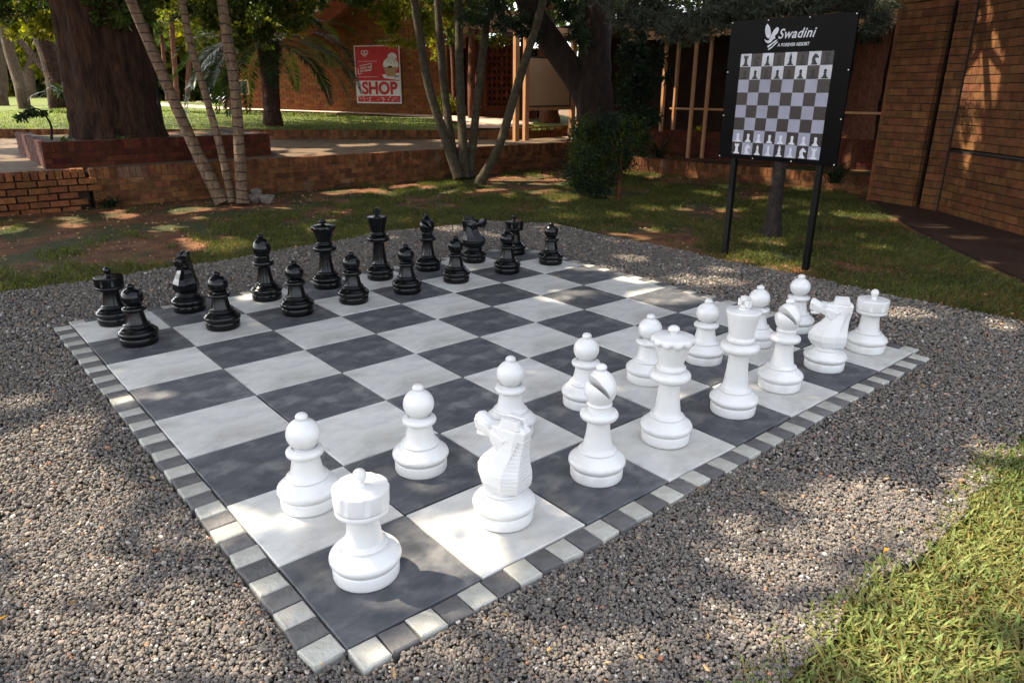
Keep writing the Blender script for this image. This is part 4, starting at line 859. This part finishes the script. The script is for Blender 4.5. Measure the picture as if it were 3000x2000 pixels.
# ================================================================== trees and plants
class Tree:
    def __init__(s, name, loc, label, cat='tree', group=None):
        s.t = thing(name, tuple(loc), label, cat, group); s.o = np.array(loc, float); s.lv = {}
    def stem(s, pts, rad, m, n=12, name='trunk', fl=None, sub=4):
        P = [np.array(p, float)-s.o for p in pts]; rs = list(rad) if hasattr(rad, '__len__') else [rad]*len(P)
        if sub > 1:      # smooth path
            Q = [2*P[0]-P[1]]+P+[2*P[-1]-P[-2]]; out = []; ro = []
            for i in range(1, len(Q)-2):
                a, b, c, d = Q[i-1:i+3]
                for k in range(sub):
                    t = k/sub; out.append(.5*((2*b)+(-a+c)*t+(2*a-5*b+4*c-d)*t*t+(-a+3*b-3*c+d)*t**3)); ro.append(rs[i-1]*(1-t)+rs[i]*t)
            out.append(P[-1]); ro.append(rs[-1]); P, rs = out, [r_*(1+random.uniform(-.045, .045)) for r_ in ro]
        b = MB(); b.tube(P, rs, n, fl=fl); return b.build(name, m, s.t)
    def leaves(s, key, VF):
        V, Fc = VF; s.lv.setdefault(key, Leaves()).add((V-s.o, Fc))
    def clump(s, key, px, py, d, rx, ry, n, ln, wd, droop=.3, depth=.7, cl=10, flat=0.):
        c = at(px, py, d); k = d/F
        p = cloud((0, 0, 0), (rx*k, ry*k, max(rx, ry)*k*depth), n, cl); P = c+p[:, :1]*RT+p[:, 1:2]*UP+p[:, 2:]*FW
        s.leaves(key, leaf_arrays(P, ln, wd, droop, flat))
    def done(s, name='crown'):
        for i, (k, l) in enumerate(s.lv.items()): l.build(name, MT[k], s.t)
def branch(tr, pts, r0, r1, m='bk_dark', name='branch'): return tr.stem(pts, [r0+(r1-r0)*i/(len(pts)-1) for i in range(len(pts))], MT[m], 8, name, sub=3)

# --- huge tree in the planter
c = at(350, 395, 12.1); bx, by = c[0], c[1]
big = Tree('huge_tree', (bx, by, Z1+.28), 'huge dark trunked tree growing out of the brick planter')
def flut(a, t): return 1+.16*max(0, .12-t)/.12*math.sin(5*a+.8)+.03*math.sin(4*a+9*t)*math.sin(17*t)+.055*math.sin(3*a+.5)+.04*math.sin(7*a+2*t)+.025*math.sin(13*a-3*t)
big.stem([(bx, by, .6), (bx, by, .85), (bx-.02, by, 1.3), (bx-.03, by, 2.2), (bx-.05, by, 4.), (bx-.1, by, 6.5), (bx-.1, by+.2, 8.5)], [.80, .70, .655, .625, .60, .5, .3], MT['bk_big'], 64, fl=flut)
for a, e, l in ((250, 25, 5), (290, 22, 6.5), (330, 25, 6), (200, 25, 6), (160, 20, 5), (60, 30, 5), (20, 25, 5.5), (275, 40, 5)):
    p = np.array([bx, by, 6.1]); v = np.array([math.cos(R(a)), math.sin(R(a)), math.tan(R(e))]); branch(big, [p, p+v*l*.3, p+v*l*.65+np.array([.2, 0, .3]), p+v*l+np.array([0, .2, .1])], .22, .04, 'bk_big', 'limb')
for q in [(60, -10, 11.2, 120, 70, 1500), (290, -20, 11.0, 130, 62, 2600), (420, -5, 11.2, 60, 60, 900), (150, 40, 11.6, 70, 50, 900), (40, 50, 12.5, 70, 50, 700), (390, 40, 10.9, 34, 46, 420), (120, 85, 12, 26, 36, 260), (215, 95, 11.9, 44, 34, 420), (280, 50, 11.1, 70, 22, 600), (345, 60, 11.0, 40, 20, 320)]:
    big.clump('lf_big' if q[0] > 240 or q[1] < 30 else 'lf_yel', *q[:6], .10, .045, .6)
for q in [(560, 20, 16, 60, 50, 700), (900, 20, 15.8, 46, 50, 600), (870, 75, 15.6, 34, 34, 260), (620, 50, 15.8, 50, 40, 500), (690, -20, 15.8, 160, 40, 1500), (640, -10, 15.5, 70, 60, 900), (720, 40, 15.5, 90, 60, 1500), (780, 80, 15.2, 60, 50, 900), (700, 110, 15.3, 50, 36, 420), (830, 10, 15.8, 50, 50, 600), (760, 5, 15.6, 70, 40, 800)]:
    big.clump('lf_big', *q[:6], .12, .07, .4); big.clump('lf_yel', q[0]-10, q[1]+5, q[2], q[3], q[4], q[5]//4, .12, .07, .4)
branch(big, [at(500, -160, 14), at(620, -60, 15), at(720, 20, 15.4), at(800, 90, 15.2)], .04, .01)
branch(big, [at(180, -140, 11.6), at(250, -40, 11.2), at(340, 20, 11), at(400, 60, 10.9)], .04, .01)

# --- forked dark tree behind the shrub
c = gp(1745, 512, GZ); fx, fy = c[0], c[1]
fork = Tree('forked_tree', (fx, fy, GZ), 'dark forked tree behind the round shrub with a thick limb leaning left')
dd = 13.5
fork.stem([(fx, fy, GZ-.05), (fx, fy, .3), at(1742, 330, dd), at(1738, 200, dd), at(1742, 60, dd), at(1748, -150, dd), at(1750, -420, dd+.3)], [.42, .36, .34, .31, .30, .28, .18], MT['bk_dark'], 28, fl=flut)
fork.stem([at(1735, 330, dd), at(1690, 235, dd), at(1620, 130, dd-.2), at(1545, 10, dd-.5), at(1480, -140, dd-.8), at(1400, -300, dd-1)], [.24, .24, .22, .20, .17, .1], MT['bk_dark'], 22, 'limb', fl=flut)
for q in [(1440, 45, 12.6, 60, 40, 600), (1500, 70, 12.6, 60, 34, 560), (1560, 95, 12.8, 40, 30, 300), (1380, 60, 12.9, 40, 30, 300), (1690, 60, 13, 40, 70, 500), (1660, 20, 13, 50, 40, 420), (1710, 115, 12.9, 22, 34, 160), (1600, -20, 13, 90, 40, 900), (1450, -20, 12.8, 90, 40, 800)]:
    fork.clump('lf_dk', *q[:6], .13, .03, .45)
branch(fork, [at(1480, -140, dd-.8), at(1460, -40, 12.7), at(1500, 50, 12.6), at(1560, 100, 12.8)], .03, .008); branch(fork, [at(1738, 160, dd), at(1715, 120, 13), at(1690, 60, 13), at(1670, 0, 13)], .03, .008)
for a, e, l in ((200, 30, 4), (250, 25, 4.5), (300, 25, 4), (120, 30, 4)):
    p = at(1750, -400, dd+.3); v = np.array([math.cos(R(a)), math.sin(R(a)), math.tan(R(e))]); branch(fork, [p, p+v*l*.4, p+v*l], .14, .03, name='limb')

# --- slim grey tree behind the sign
sx, sy_ = 6.96, 2.81
sgt = Tree('slim_tree', (sx, sy_, GZ), 'slim grey tree whose trunk shows below the black sign')
sgt.stem([(sx, sy_, GZ-.04), (sx+.01, sy_, .06), (sx+.04, sy_+.02, .3), at(2285, 480, 8.4), at(2310, 300, 8.5), at(2366, 0, 8.6), at(2400, -250, 8.8), at(2400, -600, 9)], [.14, .10, .078, .074, .074, .09, .08, .05], MT['bk_grey'], 20, fl=lambda a, t: 1+.05*math.sin(3*a)+.22*math.sin(5*a+1)*max(0, .12-t)*6)
for q in [(1830, 30, 9.4, 70, 50, 1300), (1920, 60, 9.2, 90, 46, 2000), (2010, 80, 9.0, 90, 36, 1800), (2110, 50, 8.8, 90, 46, 1900), (2200, 20, 8.6, 90, 36, 1600), (2330, 0, 8.4, 120, 34, 1800), (2480, 20, 9.0, 90, 40, 1500), (2560, 60, 9.2, 50, 40, 800), (2600, 20, 9.4, 40, 50, 600), (2000, -10, 9.0, 220, 50, 3500), (1780, -20, 9.6, 60, 40, 700), (2300, -40, 8.6, 250, 40, 2400)]:
    sgt.clump('lf_grey', *q[:6], .10, .014, .25, cl=26)
for q in [(2520, 90, 9.5, 40, 40, 160), (1850, 100, 9.6, 50, 20, 160), (2050, 30, 9.1, 200, 60, 500)]: sgt.clump('lf_dk', *q[:6], .10, .02, .35)
for e in ((1900, 60), (2080, 70), (2250, 0), (2540, 70), (1830, 30)):
    p0 = at(2385, -220, 8.8); p1 = at(*e, 9.0); branch(sgt, [p0, (p0+p1)/2+np.array([0, 0, .35]), p1], .045, .008, 'bk_grey')
for a, e, l in ((30, 30, 3), (100, 30, 3.5), (170, 30, 3.5), (260, 35, 3)):
    p = at(2400, -560, 9); v = np.array([math.cos(R(a)), math.sin(R(a)), math.tan(R(e))]); branch(sgt, [p, p+v*l*.4, p+v*l], .05, .015, 'bk_grey', 'limb')

# --- canopy overhead: unseen leaves added and gapped to shape the shade, joined to these three trees
def canopy(n, area, zlo, zhi, keep=1.):
    g = np.c_[rng.uniform(area[0], area[2], n), rng.uniform(area[1], area[3], n), np.zeros(n)]
    m = max(1, n//26); cg = np.c_[rng.uniform(area[0], area[2], m), rng.uniform(area[1], area[3], m), np.zeros(m)]; cz = rng.uniform(zlo, zhi, m)
    k = rng.integers(0, m, n); use = rng.random(n) < .6
    z = np.where(use, cz[k]+rng.normal(0, .22, n), rng.uniform(zlo, zhi, n)); gg = np.where(use[:, None], cg[k]+rng.normal(0, .32, (n, 3)), g); gg[:, 2] = 0
    P = gg+S*(z/S[2])[:, None]; lk = rng.random(n) < .09; ok = keep_shade(P, lk); P = np.c_[P[ok], lk[ok]]
    d = P[:, :3]-CAM; dz = d@FW; yy = 1000-F*(d@UP)/np.maximum(dz, .05); xx = 1500+F*(d@RT)/np.maximum(dz, .05)
    return P[~((dz > 0) & (yy > -160) & (xx > -400) & (xx < 3400))]
CN = [canopy(150000, (-4.5, -3.6, 16.5, 10.4), 6.0, 9.4), canopy(42000, (-7.5, 10.4, 10.4, 14.8), 6.2, 9.2), canopy(5000, (-8, 14.8, 8, 21), 6.2, 9), canopy(9000, (12.8, 10.4, 16.5, 13), 6.2, 9)]
P = np.concatenate(CN); tx = [(bx, by-1.5, big), (fx-1.5, fy+.5, fork), (sx-.5, sy_+3.5, sgt)]
D = np.stack([np.hypot(P[:, 0]-x, P[:, 1]-y)/(1.5 if i == 0 else 1) for i, (x, y, _) in enumerate(tx)], 1); k = D.argmin(1); print('canopy', len(P))
for i, (x, y, t) in enumerate(tx):
    q = P[k == i, :3]; lk = P[k == i, 3] > .5; V, Fc = leaf_arrays(q, .30, .17, .25, .5); V = V.reshape(-1, 4, 3); ok = keep_shade(V[:, 2], lk)&keep_shade(V[:, 1], lk)&keep_shade(V[:, 3], lk); V = V[ok].reshape(-1, 3); t.leaves('lf_big' if i == 0 else 'lf_dk', (V, np.arange(len(V)).reshape(-1, 4)))
for t in (big, fork, sgt): t.done()

# --- clumps of slim ringed stems
def clumpstems(name, label, base, stems, m, crown_n):
    T = Tree(name, base, label)
    tops = []
    for pts, d0, d1, r0, r1 in stems:
        W = [at(x, y, d0+(d1-d0)*i/(len(pts)-1)) for i, (x, y) in enumerate(pts)]
        e = (W[-1]-W[-2])/np.linalg.norm(W[-1]-W[-2]); W.append(W[-1]+e*1.2+np.array([0, 0, .2])); W.append(W[-1]+e*.8+np.array([0, 0, .4]))
        W[0] = W[0].copy(); n = len(W); T.stem(W, [r0*1.25]+[r0+(r1-r0)*i/(n-1) for i in range(1, n)], m, 18, 'stem', sub=8); tops.append(W[-1])
    for tp in tops:
        L = Leaves()
        for f in range(7):
            a = f*.9+random.random()*.5; frond(L, tp-T.o, a, random.uniform(.5, 1.2), 1.5, .22, 22)
        L.build('frond', MT['lf_palm'], T.t)
    return T
def frond(L, p, az, el, ln, lf, n, droop=1.1, vee=.5):
    h = np.array([math.cos(az), math.sin(az), 0]); pts = []; q = np.array(p, float); e = el
    for i in range(n+1):
        pts.append(q.copy()); q = q+(h*math.cos(e)+np.array([0, 0, 1])*math.sin(e))*ln/n; e -= droop*1.8/n*(.4+1.2*i/n)
    pts = np.array(pts); T = np.gradient(pts, axis=0); T /= np.linalg.norm(T, axis=1)[:, None]; sd = np.array([-h[1], h[0], 0]); nm = np.cross(sd[None], T); nm *= np.sign(nm[:, 2:3]+1e-9)*-1
    nm = -nm; V = []
    for i in range(n+1):
        w_ = .012*(1-i/n)+.003
        if i < n: V.append([pts[i]-sd*w_, pts[i]+sd*w_, pts[i+1]+sd*w_*.9, pts[i+1]-sd*w_*.9])
        if i < n*.12: continue
        l = lf*math.sin(math.pi*min(1, (i/n*.86+.14)))**.6
        for rep in range(3):
            pi = pts[i]+T[i]*ln/n*rep/3
            for s in (-1, 1):
                d = sd*s*.75+T[i]*.62+nm[i]*vee*.5+rng.normal(0, .07, 3); d /= np.linalg.norm(d); b = np.cross(d, nm[i]); b /= np.linalg.norm(b)+1e-6
                V.append([pi, pi+d*l*.4+b*.017, pi+d*l-np.array([0, 0, .16*l]), pi+d*l*.4-b*.017])
    V = np.array(V).reshape(-1, 3); L.add((V, np.arange(len(V)).reshape(-1, 4)))
clumpstems('ringed_palm', 'clump of three ringed grey brown stems in front of the brick planter', (2.98, 9.2, GZ), [
    ([(652, 596), (574, 440), (497, 268), (440, 134), (383, 0)], 10.5, 9.9, .085, .062), ([(682, 594), (647, 440), (601, 275), (559, 134), (532, 0)], 10.5, 10.1, .052, .044), ([(712, 598), (700, 421), (689, 268), (666, 115), (650, 0)], 10.4, 10.1, .076, .068)], MT['ring_a'], 5)
clumpstems('ringed_palm', 'clump of five dark slim stems fanning out before the retaining wall', (7.25, 9.4, GZ), [
    ([(1345, 522), (1297, 383), (1255, 249), (1228, 96), (1213, 0)], 13.1, 12.6, .085, .062), ([(1352, 518), (1327, 440), (1305, 287), (1289, 115), (1282, 0)], 13.3, 13.2, .078, .066), ([(1364, 524), (1354, 383), (1347, 230), (1344, 100), (1343, 0)], 13.2, 13.2, .085, .07),
    ([(1376, 520), (1389, 383), (1408, 210), (1427, 57), (1433, 0)], 13.3, 13.2, .078, .062), ([(1400, 545), (1432, 488), (1465, 421), (1511, 268), (1553, 134), (1572, 73)], 12.9, 12.4, .085, .06)], MT['ring_b'], 5)
# --- feather palm on the upper lawn
pb_ = at(800, 357, 17.6); plm = Tree('feather_palm', pb_, 'short thick trunked feather palm on the sunny lawn before the shop'); tp = at(783, 128, 17.6)
plm.stem([pb_-np.array([0, 0, .1]), pb_+np.array([0, 0, .3]), (pb_+tp)/2, tp], [.23, .19, .19, .24], MT['bk_palm'], 28, fl=lambda a, t: 1+.10*abs(math.sin(6*a+40*t)))
for f in range(46):
    L = Leaves(); el = random.choice([.05, .3, .6, .9, -.15]); frond(L, tp-plm.o+np.array([0, 0, .05]), f*2.4+random.random()*.3, el, random.uniform(2.3, 3.1), .40, 30, .78, .4); L.build('frond', MT['lf_palm'], plm.t)

# --- background trees
def bgtree(name, label, pts, d, r, m, clumps=(), key='lf_big', ls=(.2, .09), n=14, grp='trees across the upper lawn', multi=()):
    W = [at(x, y, d) for x, y in pts]; W.insert(0, W[0]-np.array([0, 0, .9])); W[1] = W[1]+np.array([0, 0, .15]); T = Tree(name, W[0], label, 'tree', grp)
    k = d/F; T.stem(W, [r[0]*k+(r[1]-r[0])*k*i/(len(W)-1) for i in range(len(W))], MT[m], n, fl=flut)
    for mp, mr in multi: T.stem([at(x, y, d+.2) for x, y in mp], mr*k, MT[m], 9)
    for q in clumps: T.clump(q[5] if len(q) > 5 else key, q[0], q[1], d+(q[6] if len(q) > 6 else 0), q[2], q[3], q[4], *ls)
    T.done(); return T
bgtree('leaning_tree', 'brown leaning tree with thick trunk left of the huge tree', [(172, 300), (160, 230), (130, 130), (95, 40), (70, -60)], 23, (27, 21), 'bk_big', [(60, -20, 120, 60, 700), (150, 60, 60, 30, 200, 'lf_yel')], multi=[([(132, 208), (85, 150), (35, 95), (-10, 40)], 9)])
bgtree('leaning_tree', 'brown leaning tree near the left edge of the lawn', [(70, 300), (52, 230), (30, 160), (14, 90), (-20, -20)], 26, (17, 13), 'bk_pale', [(0, 30, 90, 60, 500)])
bgtree('pale_tree', 'stout pale barked tree at the far left edge', [(5, 300), (2, 240), (-5, 180), (-20, 60)], 29, (20, 17), 'bk_pale', [(-20, 40, 80, 80, 300)])
bgtree('pale_tree', 'pale distant tree with spreading limbs behind the leaning trees', [(88, 275), (84, 230), (86, 200), (100, 150)], 40, (20, 10), 'bk_pale', [(110, 110, 80, 60, 500, 'lf_yel'), (50, 150, 60, 50, 300, 'lf_yel')], ls=(.4, .2), multi=[([(86, 215), (110, 190), (128, 170)], 6)])
bgtree('thin_tree', 'thin grey trunked tree just right of the huge trunk', [(466, 345), (458, 290), (448, 200), (440, 110), (432, -40)], 16.5, (11, 8), 'bk_grey', [(440, -10, 60, 40, 400)], grp=None)
bgtree('bare_tree', 'brown stemmed tree behind the three ringed stems', [(520, 300), (512, 200), (505, 100), (500, -60)], 31, (8, 6), 'bk_red', [(520, 20, 110, 60, 1300, 'lf_yel'), (600, 60, 70, 60, 700), (470, 60, 60, 60, 500)], multi=[([(490, 295), (480, 180), (470, 60)], 5), ([(548, 295), (552, 200), (560, 90)], 6)])
bgtree('red_barked_tree', 'reddish trunks standing close together behind the slim dark stems', [(1382, 318), (1380, 240), (1382, 140), (1380, -60)], 19.6, (12, 10), 'bk_red', [(1320, 20, 90, 50, 900, 'lf_yel', -2), (1200, 15, 100, 42, 900, 'lf_yel', -2.5), (1130, 40, 46, 40, 420, 'lf_yel', -2.5), (1080, -10, 120, 30, 900, 'lf_big', -2.5), (1290, -10, 120, 40, 1100, 'lf_big', -2.2), (1480, -10, 120, 60, 1100, 'lf_big', 1), (1480, 110, 60, 40, 350, 'lf_big', 2), (1150, 80, 26, 26, 160, 'lf_yel', -2.5), (1240, 70, 60, 40, 420, 'lf_yel', -2.5), (1270, 130, 16, 60, 120, 'lf_yel', -2), (1400, 0, 80, 50, 600, 'lf_big'), (1330, 100, 40, 40, 200, 'lf_big'), (1180, 125, 70, 12, 150, 'lf_yel', -2.5), (1450, 120, 50, 26, 240, 'lf_yel')], grp=None, ls=(.15, .06),
       multi=[([(1402, 315), (1400, 200), (1398, 60), (1400, -60)], 11), ([(1420, 310), (1418, 200), (1420, 100)], 6), ([(1330, 300), (1326, 180), (1318, 60), (1312, -60)], 6), ([(1350, 305), (1346, 200), (1338, -60)], 4)])
bgtree('stout_tree', 'stout red barked tree half hidden by the tan noticeboard', [(1608, 378), (1606, 330), (1604, 240), (1600, 130), (1600, -60)], 19.5, (34, 22), 'bk_red', [(1580, 60, 90, 50, 500), (1600, 140, 40, 26, 160, 'lf_yel')], grp=None, ls=(.14, .05))
bgtree('root_curtain_tree', 'dark red ribbed trunk between the black sign and the brick building', [(2500, 470), (2520, 330), (2545, 200), (2570, 60), (2580, -60)], 13.4, (40, 46), 'bk_red', [(2540, 100, 44, 36, 260, 'lf_dk', -1), (2590, 40, 30, 40, 200, 'lf_dk', -1)], grp=None, n=40, ls=(.10, .04))
# --- shrub in front of the forked tree
sb = Tree('round_shrub', (7.65, 5.98, GZ), 'dense dark green rounded shrub standing before the forked tree', 'shrub')
for q in [(1765, 420, 11.2, 84, 80, 4200), (1735, 500, 11.0, 86, 64, 3000), (1850, 385, 11.3, 50, 56, 1500), (1790, 352, 11.4, 40, 24, 600), (1700, 420, 11.1, 34, 60, 900), (1830, 460, 11.2, 44, 44, 1000), (1735, 555, 11.0, 64, 30, 1300), (1690, 510, 11.0, 30, 40, 500), (1880, 430, 11.5, 26, 40, 350)]: sb.clump('lf_dk', *q[:6], .055, .022, .1, cl=30)
for q in [(1765, 420, 11.1, 92, 88, 1700), (1735, 505, 10.95, 84, 66, 1300), (1690, 440, 10.9, 36, 80, 500), (1850, 400, 11.2, 56, 56, 600)]: sb.clump('lf_big', *q[:6], .05, .022, .1, cl=24)
for e in ((1745, 430), (1790, 400), (1830, 420)): branch(sb, [gp(1812, 588, GZ), at(1815, 540, 11.0), (at(*e, 11.2)+at(1810, 500, 11.1))/2, at(*e, 11.2)], .035, .012, 'bk_red', 'stem')
sb.done('foliage')
# --- smaller plants
def strap(name, label, base, n, ln, wd, key='lf_dk', up=.9, cat='plant', grp=None):
    T = Tree(name, base, label, cat, grp); V = []
    for i in range(n):
        a = random.uniform(0, 6.28); l = ln*random.uniform(.6, 1.1); e = random.uniform(up-.35, up+.45); q = np.array([random.gauss(0, .05), random.gauss(0, .05), 0]); h = np.array([math.cos(a), math.sin(a), 0]); s = np.array([-h[1], h[0], 0])
        for k in range(5):
            q2 = q+(h*math.cos(e)+np.array([0, 0, math.sin(e)]))*l/5; w0, w1 = wd*(1-(k/5)**2), wd*(1-((k+1)/5)**2)+.002; V.append([q-s*w0/2, q+s*w0/2, q2+s*w1/2, q2-s*w1/2]); q = q2; e -= .32
    V = np.array(V).reshape(-1, 3); L = Leaves(); L.add((V, np.arange(len(V)).reshape(-1, 4))); L.build('leaves', MT[key], T.t); return T
strap('strap_leaf_plant', 'tall strap leaved plant in the bed left of the black sign', (11.95, 8.55, .2), 44, .85, .025)
strap('strap_leaf_plant', 'small bright leaved plant on the wall behind the peach posts', (12.95, 8.3, .72), 20, .34, .03, 'lf_yel', .7)
strap('strap_leaf_plant', 'dark fern at the foot of the thick leaning tree', at(195, 290, 20), 50, 1.1, .07, 'lf_dk', .8)
strap('strap_leaf_plant', 'low dark leaved plant at the base of the huge trunk', at(362, 400, 11.0)*np.array([1, 1, 0])+np.array([0, 0, Z1+.3]), 30, .36, .035, 'lf_dk', .6)
strap('strap_leaf_plant', 'pale low leaved plant at the left end of the planter', at(190, 410, 10.9)*np.array([1, 1, 0])+np.array([0, 0, Z1+.3]), 16, .40, .045, 'lf_big', .4)
strap('strap_leaf_plant', 'dark plant at the left edge of the brick building', (10.95, 4.1, .15), 40, .7, .03, 'lf_dk', .9)
strap('strap_leaf_plant', 'dark weed tuft at the broken end of the orange brick wall', gp(318, 606, GZ), 46, .34, .03, 'lf_dk', .8)
strap('strap_leaf_plant', 'small green weed at the foot of the wall left of the five slim stems', gp(905, 548, GZ), 16, .2, .02, 'lf_big', .7)
bu_ = Tree('light_bush', at(1318, 322, 18.5), 'light yellow green bush beside the shop corner', 'bush')
for q in [(1318, 300, 18.5, 26, 30, 420), (1300, 315, 18.4, 18, 14, 140)]: bu_.clump('lf_yel', *q[:6], .13, .05)
branch(bu_, [bu_.o, at(1318, 310, 18.5), at(1316, 290, 18.5)], .02, .01); bu_.done('foliage')
vn = Tree('climbing_vine', at(1880, 400, 14.6), 'dark climbing vine between the forked tree and the peach frame', 'vine')
for q in [(1880, 250, 14.6, 60, 90, 1500), (1850, 150, 14.6, 50, 50, 700), (1890, 350, 14.4, 50, 50, 800), (1930, 190, 14.8, 34, 60, 400), (1830, 300, 14.7, 40, 70, 600)]: vn.clump('lf_dk', *q[:6], .12, .05, .5)
branch(vn, [vn.o, at(1885, 300, 14.7), at(1875, 200, 14.7), at(1880, 90, 14.7)], .05, .02); vn.done('foliage')
sp2 = Tree('sapling', at(150, 415, 10.9)*np.array([1, 1, 0])+np.array([0, 0, Z1+.3]), 'thin dark sapling leaning left from the planter', 'sapling')
branch(sp2, [sp2.o, at(150, 370, 10.9), at(130, 335, 10.8), at(105, 318, 10.7), at(70, 330, 10.6)], .02, .006, 'bk_dark', 'stem')
for q in [(60, 345, 10.6, 14, 14, 60), (88, 325, 10.7, 16, 14, 80), (120, 330, 10.8, 20, 8, 40)]: sp2.clump('lf_dk', *q[:6], .09, .035, .5)
sp2.done('foliage')
# rocks and bricks at the foot of the ringed stems
for (px, py, sx_, sy2, sz, lab) in ((748, 592, .17, .11, .10, 'grey rock at the foot of the three ringed stems'), (785, 594, .12, .09, .09, 'small pale rock to the right of the ringed stems'), (752, 570, .10, .08, .07, 'small rock stacked behind the ringed stems'), (1400, 500, .12, .1, .08, 'brown stone by the five slim stems')):
    c = gp(px, py, GZ); b = MB(); V = IV*(1+rng.uniform(-.2, .15, (12, 1)))*np.array([sx_, sy2, sz]); b.add(V+np.array([0, 0, sz*.6]), [tuple(f) for f in IF]); tag(b.build('rock', MT['rock'], None, tuple(c)), lab, 'rock', 'rocks around the stems')
# far woods
L = Leaves(); L2 = Leaves()
for k in range(120):
    px = random.uniform(-350, 760); c = at(px, random.uniform(-160, 190), random.uniform(42, 58)); (L if random.random() < .65 else L2).add(leaf_arrays(cloud(c, (3, 3, 2.4), 420, 8), .8, .42, .2))  # yellow share paints the wood's sunlit leaves, the rest its darker ones
for k in range(50):
    px = random.uniform(1250, 2700); c = at(px, random.uniform(-160, 180), random.uniform(22, 30)); L2.add(leaf_arrays(cloud(c, (1.6, 1.6, 1.3), 300, 8), .3, .14, .2))
for k in range(30):
    px = random.uniform(-300, 620); c = at(px, random.uniform(225, 262), random.uniform(46, 56)); L2.add(leaf_arrays(cloud(c, (2, 2, 1.4), 300, 6), .6, .3, .2))
tag(obj('far_wood', fast_mesh('far_wood', np.concatenate(L.V), np.concatenate(L.F), [MT['lf_yel']])), 'sunlit yellow green woods far behind the lawn', 'woods', kind='stuff')
tag(obj('far_hedge', fast_mesh('far_hedge', np.concatenate(L2.V), np.concatenate(L2.F), [MT['lf_big']])), 'darker hedge and tree mass in the far background', 'woods', kind='stuff')
